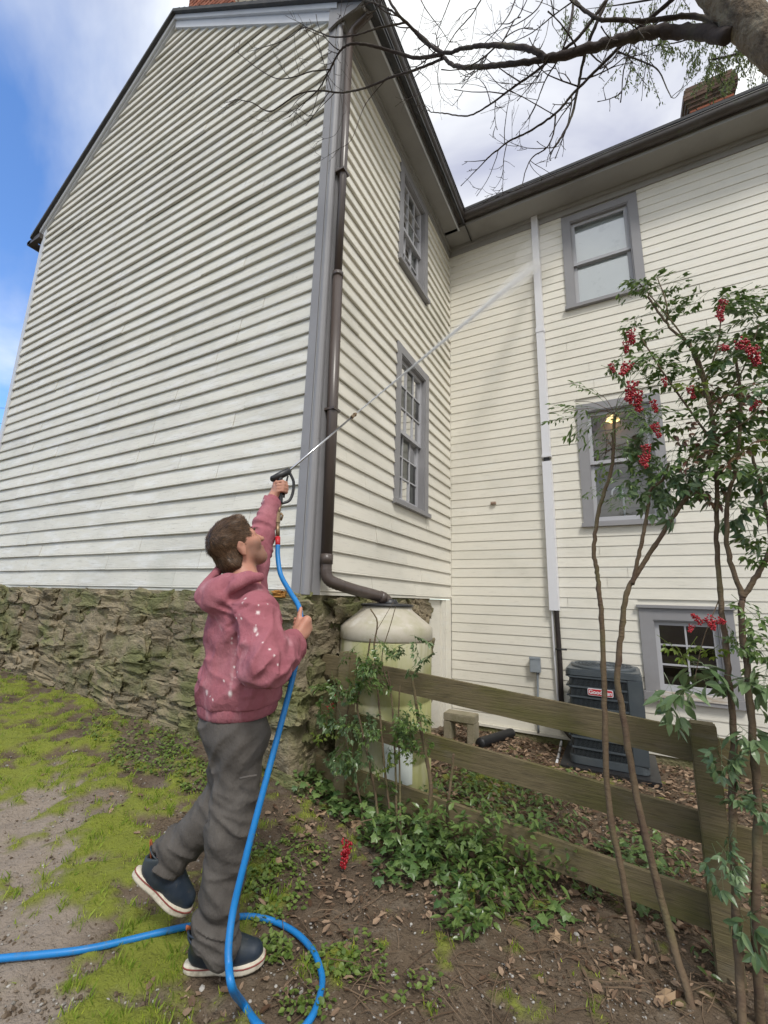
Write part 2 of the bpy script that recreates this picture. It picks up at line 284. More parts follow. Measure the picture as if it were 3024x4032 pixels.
def smooth_path(pts, n=8):
    pts = [np.array(p, float) for p in pts]; out = []
    for i in range(len(pts)-1):
        p0 = pts[max(i-1, 0)]; p1 = pts[i]; p2 = pts[i+1]; p3 = pts[min(i+2, len(pts)-1)]
        for j in range(n):
            t = j/n; out.append(.5*((2*p1)+(-p0+p2)*t+(2*p0-5*p1+4*p2-p3)*t*t+(-p0+3*p1-3*p2+p3)*t**3))
    out.append(pts[-1]); return out
def fastmesh(name, V, F4):
    """V (n,3) array, F (m,k) int array"""
    me = bpy.data.meshes.new(name); V = np.asarray(V, np.float32); F = np.asarray(F4, np.int32); m, k = F.shape
    me.vertices.add(len(V)); me.vertices.foreach_set('co', V.ravel()); me.loops.add(m*k); me.loops.foreach_set('vertex_index', F.ravel())
    me.polygons.add(m); me.polygons.foreach_set('loop_start', np.arange(0, m*k, k, dtype=np.int32)); me.polygons.foreach_set('loop_total', np.full(m, k, np.int32)); me.update(calc_edges=True); return me
def setattrib(me, name, vals):
    a = me.attributes.new(name, 'FLOAT', 'POINT'); a.data.foreach_set('value', np.asarray(vals, np.float32))
def vnoise(P, s, seed=0):
    """cheap smooth value noise, vectorised, 0..1"""
    P = np.asarray(P, float)*s+seed*17.13; i = np.floor(P).astype(np.int64); f = P-i; f = f*f*(3-2*f)
    D = P.shape[-1]
    def h(*c):
        n = np.zeros(c[0].shape, np.int64)
        for q, k in zip(c, (73856093, 19349663, 83492791)): n ^= (q*k)
        n = (n ^ (n >> 13))*1274126177 & 0x7fffffff
        return ((n ^ (n >> 16)) & 0xffff)/65535.0
    out = 0
    for c in range(2**D):
        bits = [(c >> b) & 1 for b in range(D)]; w = 1
        for b in range(D): w = w*(f[..., b] if bits[b] else 1-f[..., b])
        out = out+w*h(*[i[..., b]+bits[b] for b in range(D)])
    return out
def fbm(P, s, o=4, seed=0):
    r = 0; a = .5; t = 0
    for k in range(o): r = r+a*vnoise(P, s*2**k, seed+k); t += a; a *= .5
    return r/t

# ================================================================== GROUND
LY = 3.28
xs = np.concatenate([[-250, -120, -60, -30, -16, -10], np.linspace(-7.5, 5, 420), [6.5, 10, 20, 45, 100, 250]])
ys = np.concatenate([[-250, -120, -60, -30, -14, -8], np.linspace(-4.5, 4, 290), [6, 12, 30, 60, 120, 250]])
gx, gy = np.meshgrid(xs, ys); gzz = gzv(gx, gy)
XY = np.stack([gx, gy], -1)
gzz = gzz+(fbm(XY, 9, 4, 3)-.5)*.035+(fbm(XY, 40, 2, 9)-.5)*.012
def blobs(lst, q=None):
    q = XY if q is None else q
    s = np.zeros(q.shape[:-1])
    for x, y, rp in lst:
        p = groundD(x, y); d = np.linalg.norm(p-CAM); r = rp/923.0*d*1.25
        s = np.maximum(s, np.exp(-((q[..., 0]-p[0])**2+(q[..., 1]-p[1])**2)/(r*r)))
    return s
MOSSB = [(20, 1480, 60), (70, 1520, 70), (140, 1560, 60), (40, 1590, 80), (200, 1610, 40), (120, 1660, 60), (240, 1660, 40), (60, 1650, 60), (190, 1700, 50), (330, 1745, 50), (270, 1790, 55), (340, 1820, 45), (210, 1790, 45), (400, 1690, 35), (215, 1925, 55), (300, 1880, 40), (320, 2000, 45), (340, 2080, 60), (260, 2120, 40), (150, 1745, 45), (390, 1950, 30), (430, 2000, 40), (560, 1870, 25), (600, 1960, 22), (740, 2080, 26), (250, 2190, 50), (1050, 1690, 40)]
PATHB = [(20, 1720, 60), (60, 1800, 90), (20, 1900, 110), (100, 1960, 70), (40, 2030, 90), (150, 2160, 60), (60, 2200, 90), (130, 1850, 50), (-60, 1800, 140), (-80, 2050, 160)]
def mossf(q): return np.clip((blobs(MOSSB, q)+(fbm(q, 4.5, 4, 5)-.52)*1.7+(fbm(q, 15, 4, 8)-.5)*2.3-.36)*2.4, 0, 1)
def pathf(q): return np.clip((blobs(PATHB, q)+(fbm(q, 5, 3, 15)-.5)*.8-.3)*2.5, 0, 1)
moss = mossf(XY); path = pathf(XY)
gzz = gzz+moss*.012*(1+fbm(XY, 30, 2, 2))
nx, ny = len(xs), len(ys); idx = np.arange(nx*ny).reshape(ny, nx)
F = np.stack([idx[:-1, :-1], idx[:-1, 1:], idx[1:, 1:], idx[1:, :-1]], -1).reshape(-1, 4)
me = fastmesh('ground', np.stack([gx, gy, gzz], -1).reshape(-1, 3), F); setattrib(me, 'moss', moss.ravel()); setattrib(me, 'path', path.ravel()*(1-moss.ravel()))
setp(link('ground', me, 'soil', smooth=True), kind='structure')

# ================================================================== WALL TOOLS
class Wall:
    def __init__(s, o, u, n): s.o = np.array(o, float); s.u = np.array(u, float); s.n = np.array(n, float)
    def __call__(s, u, n, z): p = s.o+u*s.u+n*s.n; return (p[0], p[1], p[2]+z)
GAB = Wall((0, 0, 0), (1, 0, 0), (0, -1, 0)); SID = Wall((0, 0, 0), (0, 1, 0), (1, 0, 0)); WNG = Wall((0, LY, 0), (1, 0, 0), (0, -1, 0))
PROF_OLD = [(.012, 0), (.032, .000), (.037, .005), (.037, .012), (.032, .016), (.033, .022)]
PROF_LOW = [(.012, 0), (.027, .000), (.031, .005), (.031, .012), (.027, .016), (.028, .022)]
PROF_NEW = [(.010, 0), (.016, .000), (.018, .003), (.018, .010)]
def board(wall, u0, u1, z0, e, prof, parent, m, wob=.003, tilt=.0015):
    if prof is PROF_OLD and z0 < 4.2: prof = PROF_LOW
    ns = max(2, int((u1-u0)/.35)); b = MB(); top = e+.022
    sec = prof+[(.0095, top), (0, top)]
    sd = random.random()*99; tl = random.uniform(-tilt, tilt); off = random.uniform(0, .007 if prof is not PROF_NEW else .002); k = len(sec)
    vs = []
    for i in range(ns+1):
        u = u0+(u1-u0)*i/ns; w = (mnoise.noise((u*.9, z0*3, sd)))*wob; wn_ = mnoise.noise((u*1.3, z0*5, sd+9))*wob
        for j, (n, z) in enumerate(sec):
            lowr = 1 if z < .05 else .15
            vs.append(wall(u, n+(off+max(0, wn_)) * lowr, z0+z+(w+tl*(u-u0))*lowr))
    fs = [(i*k+j, i*k+(j+1) % k, (i+1)*k+(j+1) % k, (i+1)*k+j) for i in range(ns) for j in range(k)]
    fs += [tuple(reversed(range(k))), tuple(ns*k+j for j in range(k))]
    b.add(vs, fs); return b.build('clapboard', m, parent)
def side_boards(wall, courses, urange, cuts, prof, parent, m, plen=(1.7, 3.6), wob=.003):
    for z, e in courses:
        a, c = urange(z, e)
        if c-a < .06: continue
        segs = [(a, c)]
        for (cu0, cu1, cz0, cz1) in cuts:
            if z+e > cz0+.02 and z < cz1-.02:
                segs = [q for (s0, s1) in segs for q in ((s0, min(s1, cu0)), (max(s0, cu1), s1)) if q[1]-q[0] > .03]
        for s0, s1 in segs:
            u = s0+random.uniform(-1.2, 0)
            while u < s1-.02:
                v = u+random.uniform(*plen)*(.6 if (prof is PROF_OLD and z < 4.2) else 1)
                if s1-v < .5: v = s1
                if min(v, s1)-max(u, s0) > .04: board(wall, max(u, s0)+.0022, min(v, s1)-.0022, z, e, prof, parent, m, wob)
                u = v
def wallslab(wall, u0, u1, z0, z1, opens, th, parent, m, name, n0=0.0):
    us = sorted({u0, u1, *[q for o in opens for q in o[:2]]}); zs = sorted({z0, z1, *[q for o in opens for q in o[2:]]}); b = MB()
    for i in range(len(us)-1):
        for j in range(len(zs)-1):
            cu = (us[i]+us[i+1])/2; cz = (zs[j]+zs[j+1])/2
            if any(o[0] < cu < o[1] and o[2] < cz < o[3] for o in opens): continue
            b.box((us[i], n0-th, zs[j]), (us[i+1], n0, zs[j+1]), lambda u, n, z: wall(u, n, z))
    return b.build(name, m, parent)
def window(parent, wall, u0, u1, z0, z1, cas=.11, cas_t=.04, rows=(3, 3), cols=3, sill=.05, ears=.02, trim='trim', sash='sashw', inside='blind', meet=None, drip=False, gl='glass', room_d=.5, slats=False, label=None):
    """u0..u1, z0..z1: outer edges of the casing"""
    P = lambda u, n, z: wall(u, n, z); a, c, lo, hi = u0+cas, u1-cas, z0+sill, z1-cas
    b = MB()
    b.box((u0, 0, z0+sill), (a, cas_t, z1), P); b.box((c, 0, z0+sill), (u1, cas_t, z1), P); b.box((a, 0, hi), (c, cas_t-.002, z1-.002), P)
    b.box((u0-ears, -.02, z0), (u1+ears, cas_t+.035, z0+sill-.002), P)
    if drip: b.box((u0-.02, 0, z1+.002), (u1+.02, cas_t+.03, z1+.035), P)
    d = .12                                             # jamb box
    b.box((a-.012, -d, lo), (a+.014, cas_t-.012, hi-.002), P); b.box((c-.014, -d, lo), (c+.012, cas_t-.012, hi-.002), P); b.box((a+.014, -d, hi-.014), (c-.014, cas_t-.012, hi+.012), P); b.box((a+.014, -d, z0+sill-.002), (c-.014, cas_t+.01, lo+.016), P)
    w = b.build('window', trim, parent, label=label)
    a += .014; c -= .014; lo += .016; hi -= .014
    mid = meet if meet else (lo+hi)/2
    def mk(zb, zt, nf, nr, nm, br):
        s = .045; sb = MB(); t = .032
        if zt-zb < .2: return
        sb.box((a, nf-t, zb), (a+s, nf, zt), P); sb.box((c-s, nf-t, zb), (c, nf, zt), P); sb.box((a+s, nf-t, zt-s), (c-s, nf-.001, zt), P); sb.box((a+s, nf-t, zb), (c-s, nf-.001, zb+br), P)
        gu0, gu1, gz0, gz1 = a+s, c-s, zb+br, zt-s; mw_ = .018
        for i in range(1, cols): u = gu0+(gu1-gu0)*i/cols; sb.box((u-mw_/2, nf-t+.004, gz0), (u+mw_/2, nf-.004, gz1), P)
        for j in range(1, nr): z = gz0+(gz1-gz0)*j/nr; sb.box((gu0, nf-t+.005, z-mw_/2), (gu1, nf-.005, z+mw_/2), P)
        sb.build('sash', sash, w)
        for i in range(cols):
            for j in range(nr):
                pu0 = gu0+(gu1-gu0)*i/cols; pu1 = gu0+(gu1-gu0)*(i+1)/cols; pz0 = gz0+(gz1-gz0)*j/nr; pz1 = gz0+(gz1-gz0)*(j+1)/nr
                tl = random.uniform(-.002, .002); pn = nf-.02
                MB().add([P(pu0, pn+tl, pz0), P(pu1, pn-tl, pz0), P(pu1, pn-tl*.6, pz1), P(pu0, pn+tl*.4, pz1)], [(0, 1, 2, 3)]).build('pane', gl, w)
    if rows[1]: mk(mid-.022, hi, -.018, rows[0], 0, .045); mk(lo, mid+.022, -.056, rows[1], 1, .07)
    else: mk(lo, hi, -.018, rows[0], 0, .06)
    if inside in ('blind', 'film'):
        bb = MB()
        if slats:
            z = lo
            while z < hi-.01: bb.add([P(a, -.118, z), P(c, -.118, z), P(c, -.098, z+.05), P(a, -.098, z+.05)], [(0, 1, 2, 3)]); z += .042
        else:
            k = 24
            for i in range(k):
                ua = a+(c-a)*i/k; ub = a+(c-a)*(i+1)/k; na = -.105+.008*math.sin(i*1.9); nb = -.105+.008*math.sin((i+1)*1.9)
                if inside == 'film': na = nb = -.092
                bb.add([P(ua, na, lo), P(ub, nb, lo), P(ub, nb, hi), P(ua, na, hi)], [(0, 1, 2, 3)])
        bb.build('blind' if inside == 'blind' else 'privacy_film', inside, w)
    rb = MB(); D = room_d; x0, x1, y0, y1 = a-.35, c+.35, lo-.35, hi+.25
    n0 = -.121
    rb.add([P(x0, n0-D, y0), P(x1, n0-D, y0), P(x1, n0-D, y1), P(x0, n0-D, y1)], [(0, 1, 2, 3)])
    for q in (((x0, y0), (x1, y0)), ((x1, y0), (x1, y1)), ((x1, y1), (x0, y1)), ((x0, y1), (x0, y0))):
        (p0, q0), (p1, q1) = q; rb.add([P(p0, n0, q0), P(p1, n0, q1), P(p1, n0-D, q1), P(p0, n0-D, q0)], [(0, 1, 2, 3)])
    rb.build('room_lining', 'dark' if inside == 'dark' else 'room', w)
    return w
def brick_stack(parent, x0, x1, y0, y1, z0, z1, m, corbel=()):
    """brick chimney: running-bond bricks as single pieces round a mortar core"""
    bl, bh, bd, j = .215, .068, .10, .011
    core = MB(); core.box((x0+.012, y0+.012, z0), (x1-.012, y1-.012, z1)); core.build('mortar_core', 'bmortar', parent)
    proto = MB().box((0, 0, 0), (bl, bd, bh)).mesh('brick'); proto.materials.append(M[m])
    bm = bmesh.new(); bm.from_mesh(proto); bmesh.ops.bevel(bm, geom=list(bm.edges), offset=.006, segments=1, affect='EDGES'); bm.to_mesh(proto); bm.free()
    off = root_offset(parent)
    def put(x, y, z, rot, sx, out):
        o = bpy.data.objects.new('brick', proto); col.objects.link(o); o.parent = parent; o.scale = (sx, 1, 1); o.rotation_euler = (0, 0, rot); o.location = Vector((x, y, z))-off
    z = z0; r = 0
    while z+bh < z1+.001:
        e = 0
        for cz, ce in corbel:
            if z >= cz: e = ce
        for face in ('s', 'w'):
            L0, L1 = (x0-e, x1+e) if face == 's' else (y0-e+.0, y1+e)
            u = L0-(bl+j)*(.5 if r % 2 else 0)
            while u < L1-.02:
                a = max(u, L0); b_ = min(u+bl, L1)
                if b_-a > .04:
                    jt = random.uniform(-.003, .003)
                    if face == 's': put(a, y0-e+jt, z, 0, (b_-a)/bl, e)
                    else: put(x0-e+jt+bd*0, b_, z, -math.pi/2, (b_-a)/bl, e)
                u += bl+j
        z += bh+j; r += 1

# ================================================================== MAIN HOUSE (gable block)
house = empty('clapboard_house', (-3, 0, .5), 'tall cream clapboard gable house block on a mossy fieldstone foundation', 'house')
ZB = 1.497; ZAP = 9.80; SL = .765
def roofz(x): return ZAP-SL*abs(x+3.0)
def courses(z0, z1, ef):
    out = []; z = z0; i = 0
    while z < z1: e = ef(i, z); out.append((z, e)); z += e; i += 1
    return out
gc = courses(ZB, 9.7, lambda i, z: (.178, .174, .160, .170, .168)[i] if i < 5 else (.163 if z < 3.2 else .1465)+random.uniform(-.005, .005))
wl_ = [(0, 0)]
# backing sheets
gab = MB(); gab.prism([(-6, 1.49), (0, 1.49), (0, 7.48), (-3, 9.72), (-6, 7.48)], lambda u, v, h: (u, h, v), .001, .16)
gw = gab.build('gable_wall', 'paint', house)
def gr(z, e):
    zz = z+e
    h = 3.0 if zz < roofz(0)-.03 else max(0, (ZAP-.03-zz)/SL)
    return (-3-min(h, 2.93), -3+min(h, 2.895))
side_boards(GAB, gc, gr, [], PROF_OLD, gw, 'paint', wob=.007)
SW = [(1.403, 2.365, 2.485, 4.475), (1.377, 2.29, 5.57, 7.10)]
opens = [(a+.11, c-.11, z0+.05, z1-.11) for a, c, z0, z1 in SW]
sw = wallslab(SID, .165, LY+.02, 1.49, 7.6, opens, .12, house, 'paint', 'side_wall', -.001)
sc_ = courses(ZB-.005, 7.25, lambda i, z: .168 if i < 6 else .1515+random.uniform(-.004, .004))
side_boards(SID, sc_, lambda z, e: (.13, LY-.004), SW, PROF_OLD, sw, 'paint_s', wob=.005)
lblw = ('grey framed side window with small panes, half raised blind, on the lower floor', 'grey framed side window with small panes tucked under the eave')
window(house, SID, *SW[0], rows=(3, 3), inside='blind', slats=True, meet=3.42, label=lblw[0])
window(house, SID, *SW[1], rows=(3, 2), inside='blind', meet=6.25, label=lblw[1])
# bottom skirt lip of the siding
MB().box((-6.0, -.028, ZB-.028), (-.11, 0, ZB-.001)).build('sill_board', 'paint', house)
MB().box((0.0, .13, ZB-.030), (.028, LY-.002, ZB-.006)).build('sill_board', 'paint_s', house)
# corner board with bead and side face
cb = MB()
cb.box((-.105, -.046, ZB-.03), (-.022, 0, 7.62)); cb.box((-.001, .022, ZB-.03), (.046, .125, 7.22)); cb.tube([(.012, -.014, ZB-.03), (.012, -.014, 7.5)], .036, 12)
cb.build('corner_board', 'trim', house)
MB().box((-.018, -.042, ZB-.028), (-.008, .0, 7.4)).build('corner_board_strip', 'soffit', house)
MB().box((-6.045, -.04, 1.47), (-6.0, .12, 7.45)).box((-6.0, -.046, 1.47), (-5.93, -.001, 7.45)).build('corner_board', 'rake', house)
# rakes: pale trim boards, moulding, dark roof edge
def rake(sgn, y0, y1, t0, t1, name, m, xe):
    xa = -3.0; b = MB(); xx = -3+sgn*xe
    b.add([(xa, y0, ZAP-t0), (xa, y1, ZAP-t0), (xa, y1, ZAP-t1), (xa, y0, ZAP-t1), (xx, y0, roofz(xx)-t0), (xx, y1, roofz(xx)-t0), (xx, y1, roofz(xx)-t1), (xx, y0, roofz(xx)-t1)],
          [(0, 1, 2, 3), (4, 7, 6, 5), (0, 4, 5, 1), (1, 5, 6, 2), (2, 6, 7, 3), (3, 7, 4, 0)])
    b.build(name, m, house)
for s_ in (-1, 1):
    rake(s_, -.055, .0, .02, .225 if s_ > 0 else .13, 'rake_board', 'rake', 3.0 if s_ > 0 else 3.06)
    rake(s_, -.085, -.056, .02, .095, 'rake_moulding', 'rake', 3.0 if s_ > 0 else 3.06)
    rake(s_, -.13, .6, -.035, .019, 'roof_edge', 'shingle', 3.42 if s_ > 0 else 3.25)
# roof slopes with shingle courses
rf = MB()
for s_ in (-1, 1):
    ext = 3.40 if s_ > 0 else 3.2
    for i in range(26):
        f0 = i/26*ext; f1 = (i+1)/26*ext+.03
        xa, xb = -3+s_*f0, -3+s_*f1
        rf.add([(xa, -.12, roofz(xa)+.04), (xb, -.12, roofz(xb)+.062), (xb, 8, roofz(xb)+.062), (xa, 8, roofz(xa)+.04)], [(0, 1, 2, 3)])
        rf.add([(xb, -.12, roofz(xb)+.062), (xb, -.12, roofz(xb)+.03), (xb, 8, roofz(xb)+.03), (xb, 8, roofz(xb)+.062)], [(0, 1, 2, 3)])
rf.build('roof', 'shingle', house)
# boxed eave over the side wall
ZS = 7.25
MB().box((.001, .12, 7.10), (.040, LY-.04, ZS-.001)).build('frieze_board', 'soffit', house)
MB().box((.041, -.04, ZS-.06), (.075, LY-.06, ZS-.001)).build('bed_moulding', 'soffit', house)
MB().box((.0, -.05, ZS), (.31, LY-.35, ZS+.02)).build('soffit', 'soffit', house)
MB().box((.296, -.052, ZS-.025), (.318, LY-.36, ZS+.15)).build('fascia', 'rake', house)
MB().prism([(-.10, 7.20), (.0, ZS-.02), (.316, ZS-.02), (.316, ZS+.13), (-.10, roofz(-.10)-.02)], lambda u, v, h: (u, h, v), -.075, -.053).build('eave_return', 'trim', house)
def gutter(p0, p1, out, parent, r=.066, label=None):
    """half-round gutter trough: swept profile"""
    p0 = Vector(p0); p1 = Vector(p1); o = Vector(out); b = MB(); prof = [(math.cos(t), math.sin(t)) for t in np.linspace(math.pi, 2*math.pi, 12)]
    prof = [(-1, .25)]+prof+[(1.0, .22), (1.12, .22), (1.12, .10)]
    n = 14; vs = []
    for i in range(n+1):
        c = p0.lerp(p1, i/n); sag = -.006*math.sin(i*2.1)
        for (a, z) in prof: vs.append(c+o*(a*r)+Vector((0, 0, z*r*1.1+sag)))
    k = len(prof); b.add(vs, [(i*k+j, i*k+j+1, (i+1)*k+j+1, (i+1)*k+j) for i in range(n) for j in range(k-1)])
    b.add([p0+o*(a*r)+Vector((0, 0, z*r*1.1)) for a, z in prof], [tuple(range(k))])
    return b.build('gutter', 'gutter', parent, smooth=True, label=label)
gutter((.384, -.16, 7.36), (.384, LY-.43, 7.34), (1, 0, 0), house)
MB().box((.318, -.1, 7.405), (.46, LY-.5, 7.43)).build('drip_edge', 'shingle', house)
MB().box((.319, -.1, 7.28), (.345, LY-.42, 7.40)).build('gutter_back', 'gutter', house)
for i in range(5):
    y = .3+i*.6; MB().box((.318, y, 7.37), (.452, y+.02, 7.378)).build('gutter_strap', 'gutter', house)
# stub of gutter past the far eave
gutter((-6.36, -.10, 7.30), (-6.36, 3, 7.30), (-1, 0, 0), house)
MB().box((-6.40, -.10, 7.24), (-5.99, -.03, 7.32)).build('eave_return', 'gutter', house)
# gable chimney on the ridge
ch = empty('ridge_chimney', (-3, .9, 9.5), 'red brick chimney on the ridge above the gable, cut by the top edge', 'chimney')
brick_stack(ch, -3.5, -2.35, .35, 1.2, 9.35, 11.6, 'brick')

# ------------------------------------------------------------------ foundation
fnd = MB(); rows_, cols_ = 64, 300
def fpt(i, j):                                      # runs along the gable, round the corner, along the side wall
    s = -6.1+(6.1+2.5)*i/cols_; z0 = -.25; z = z0+(1.475-z0)*j/rows_
    n = (mnoise.fractal((s*3.1, z*5.2, 3.3), .8, 2.0, 6))*.042+.046
    return ((s, -n, z) if s < 0 else (n-.05, s, z))
vs = [fpt(i, j) for i in range(cols_+1) for j in range(rows_+1)]
fs = [(i*(rows_+1)+j, (i+1)*(rows_+1)+j, (i+1)*(rows_+1)+j+1, i*(rows_+1)+j+1) for i in range(cols_) for j in range(rows_)]
fo = MB().add(vs, fs).build('foundation', 'mortar', house, smooth=True)
def stone_mesh(seed, rough=.19):
    bm = bmesh.new(); bmesh.ops.create_icosphere(bm, subdivisions=4, radius=1)
    for v in bm.verts:
        p = v.co; q = Vector([math.copysign(abs(c)**.55, c) for c in p])
        k = 1+rough*2.2*mnoise.fractal((p.x*1.3+seed*7, p.y*1.3, p.z*2.6), .8, 2, 5)
        lay = .06*math.sin((p.z*3.2+.6*mnoise.noise((p.x*1.5+seed, p.y*1.5, seed)))*3)
        fine = .05*mnoise.fractal((p.x*6+seed, p.y*6, p.z*11), .7, 2, 4); v.co = q*(k+lay+fine)*.86
    me = bpy.data.meshes.new('stone'); bm.to_mesh(me); bm.free(); me.materials.append(M['stone'])
    return me
SM = [stone_mesh(i) for i in range(14)]; foff = root_offset(fo)
def stones(s0, s1, zlo, zhi, place):
    z = zhi; nrow = 0; out = 0
    while z > zlo:
        h = random.uniform(.13, .27); s = s0+random.uniform(-.15, 0)
        while s < s1:
            w = random.uniform(.2, .58); cs = s+w/2; cz = z-h/2+random.uniform(-.025, .025)
            gx_, gy_ = place(cs)
            if cz+h*.5 > gz(gx_[0], gx_[1])-.03 and cs < s1-.02:
                o = bpy.data.objects.new('stone', random.choice(SM)); col.objects.link(o); o.parent = fo
                dd = random.uniform(.055, .095); o.scale = (w*.56, dd, h*.60)
                rz = gy_; o.rotation_euler = (random.uniform(-.12, .12), random.uniform(-.16, .16), rz+random.choice((0, math.pi))+random.uniform(-.12, .12))
                o.location = Vector((gx_[0], gx_[1], cz+h*.0))-foff; out += 1
            s += w*.93
        z -= h*.9
    return out
n1_ = stones(-6.0, -.02, .0, 1.455, lambda s: ((s, -.005-random.uniform(0, .018)), 0))
n2_ = stones(.10, 2.5, -.3, 1.44, lambda s: ((-.035+random.uniform(-.01, .012), s), math.pi/2))
# orange patched stone under the corner
o = bpy.data.objects.new('stone', SM[3].copy()); o.data.materials.clear(); o.data.materials.append(mat('ochre_stone', (.36, .17, .035), .9, [((.18, .09, .03), 20, .45, .7, .7)], [(40, .5, .01)]))
col.objects.link(o); o.parent = fo; o.scale = (.07, .06, .03); p = on(1, -.05, 1108, 2340); o.location = Vector(p)-foff; o['label'] = 'ochre patch stone under the siding near the corner'
# cellar door trim at the end of the side wall
MB().box((-.06, 2.50, -.3), (-.02, 2.94, 1.462)).build('cellar_door', 'paint_s', house)
MB().box((-.058, 2.945, -.3), (.012, 3.05, 1.46)).build('door_casing', 'paint_s', house)
MB().box((-.05, 3.055, -.3), (.024, LY-.008, 1.46)).build('door_casing', 'paint_s', house)

# ================================================================== WING
wing = empty('house_wing', (2.4, LY, -.1), 'cream narrow-board wing of the house with three grey framed windows', 'house')
WX1 = 6.2
WW = [(1.775, 2.745, 5.53, 7.075), (1.806, 2.76, 2.41, 4.075), (2.325, 3.20, .43, 1.43)]
wop = [(a+.11, c-.11, z0+.05, z1-.11) for a, c, z0, z1 in WW]
ww = wallslab(WNG, .0, WX1, -.1, 7.5, wop, .12, wing, 'paint_s', 'front_wall', -.001)
wc = courses(-.10, 7.22, lambda i, z: .1255+random.uniform(-.002, .002))
side_boards(WNG, wc, lambda z, e: (.034, WX1), WW, PROF_NEW, ww, 'paint_s', plen=(2.2, 4.5), wob=.002)
MB().box((.0, LY-.034, 1.47), (.033, LY-.001, 7.1)).build('corner_bead', 'paint_s', wing)
w1 = window(wing, WNG, *WW[0], rows=(1, 1), cols=1, inside='film', meet=6.27, gl='glass_up', label='grey framed upper wing window with frosted white panes')
w2 = window(wing, WNG, *WW[1], rows=(1, 1), cols=1, inside='room', meet=3.26, room_d=.8, trim='trim', label='grey framed kitchen window with a lit lamp inside')
w3 = window(wing, WNG, *WW[2], cas=.13, rows=(3, 0), cols=2, inside='dark', drip=True, room_d=1.0, trim='trim', sill=.09, label='basement window with six dark panes and peeling sill')
MB().box((WW[2][0]+.1, LY-.085, .47), (WW[2][1]-.1, LY-.02, .535)).build('peeling_sill', 'bare', wing)
MB().box((WW[1][0]+.13, LY+.07, WW[1][2]+.075), (WW[1][1]-.13, LY+.12, WW[1][2]+.105)).build('inner_sill', 'sill', wing)
pn = MB()  # slats added behind the kitchen panes to imitate siding lines reflected in the glass
for i in range(13): pn.box((WW[1][0]-.2, LY+.86, 2.2+i*.15), (WW[1][1]+.2, LY+.885, 2.2+i*.15+.138))
pn.build('reflection_slats', 'room', wing)
# foundation kerb under the wing
MB().box((.02, LY-.03, -.55), (WX1, LY+.2, -.105)).build('foundation', 'mortar', wing)
MB().box((.03, LY-.05, -.132), (WX1, LY-.001, -.102)).build('water_table', 'paint_s', wing)
# wing eave
MB().box((.05, LY-.035, 7.115), (WX1, LY-.001, ZS-.002)).build('frieze_board', 'soffit', wing)
MB().box((.05, LY-.070, ZS-.055), (WX1, LY-.036, ZS-.003)).build('bed_moulding', 'soffit', wing)
MB().box((.02, LY-.40, ZS), (WX1, LY-.001, ZS+.02)).build('soffit', 'soffit', wing)
MB().box((.31, LY-.412, ZS-.02), (WX1, LY-.401, ZS+.14)).build('fascia', 'soffit', wing)
gutter((.30, LY-.475, 7.35), (WX1, LY-.475, 7.34), (0, -1, 0), wing)
MB().box((.37, LY-.435, 7.28), (WX1, LY-.413, 7.40)).build('gutter_back', 'gutter', wing)
wr = MB()
for i in range(22):
    y0 = LY-.52+i*.16; y1 = y0+.18; f = lambda y: 7.42+(y-(LY-.52))*.72
    wr.add([(.2, y0, f(y0)+.03), (WX1, y0, f(y0)+.03), (WX1, y1, f(y1)+.005), (.2, y1, f(y1)+.005)], [(0, 1, 2, 3)]); wr.add([(.2, y0, f(y0)+.03), (WX1, y0, f(y0)+.03), (WX1, y0, f(y0)-.01), (.2, y0, f(y0)-.01)], [(0, 1, 2, 3)])
wr.build('roof', 'shingle', wing)
cw = empty('wing_chimney', (4.6, 6.6, 9.6), 'corbelled brick chimney standing on the wing roof under green twigs', 'chimney')
cx0, cy0 = 4.16, 6.4
brick_stack(cw, cx0, cx0+.72, cy0, cy0+.62, 9.5, 11.55, 'brick')
# corbelled top: each course a ring of darker bricks stepping out
z = 11.56
for e, nrow in ((.03, 1), (.065, 1), (.10, 2), (.065, 2), (.03, 1)):
    sub = MB().box((cx0-e+.02, cy0-e+.02, z), (cx0+.72+e-.02, cy0+.62+e-.02, z+.079*nrow-.002)); sub.build('mortar_core', 'bmortar', cw)
    for q in range(nrow):
        zz = z+q*.079
        for x in np.arange(cx0-e, cx0+.72+e-.05, .226):
            MB().box((x, cy0-e, zz+.005), (min(x+.215, cx0+.72+e), cy0-e+.1, zz+.072)).build('brick', 'brickdark', cw)
        for y in np.arange(cy0-e+.105, cy0+.62+e-.03, .226):
            MB().box((cx0-e, y, zz+.005), (cx0-e+.1, min(y+.215, cy0+.62+e), zz+.072)).build('brick', 'brickdark', cw)
    z += .079*nrow

# ================================================================== THINGS AGAINST THE HOUSE
V3 = lambda p: Vector((float(p[0]), float(p[1]), float(p[2])))
# brown downspout down the corner, elbow into the rain tank
ds = empty('downspout', (.09, .12, 1.6), 'brown metal downspout running down the house corner into the rain tank', 'downspout')
pt, pj, pb = (.105, .03, 7.16), (.10, .055, 4.25), (.092, .125, 1.75)
MB().tube(smooth_path([(.384, .03, 7.29), (.36, .03, 7.24), (.16, .03, 7.17), (.105, .03, 7.10)], 5), .036, 12).build('gooseneck', 'brown', ds, True)
MB().tube([(.105, .03, 7.12), (.103, .043, 5.6), pj], .036, 14).build('upper_pipe', 'brown', ds, True)
MB().tube([(pj[0], pj[1], pj[2]+.06), pb], .046, 14).build('lower_pipe', 'brown', ds, True)
MB().tube([(pj[0], pj[1], pj[2]+.075), (pj[0], pj[1], pj[2]+.03)], .050, 14).build('joint_collar', 'brown', ds, True)
MB().tube([(.092, .125, 1.79), (.092, .125, 1.71)], .052, 14).build('joint_collar', 'brown', ds, True)
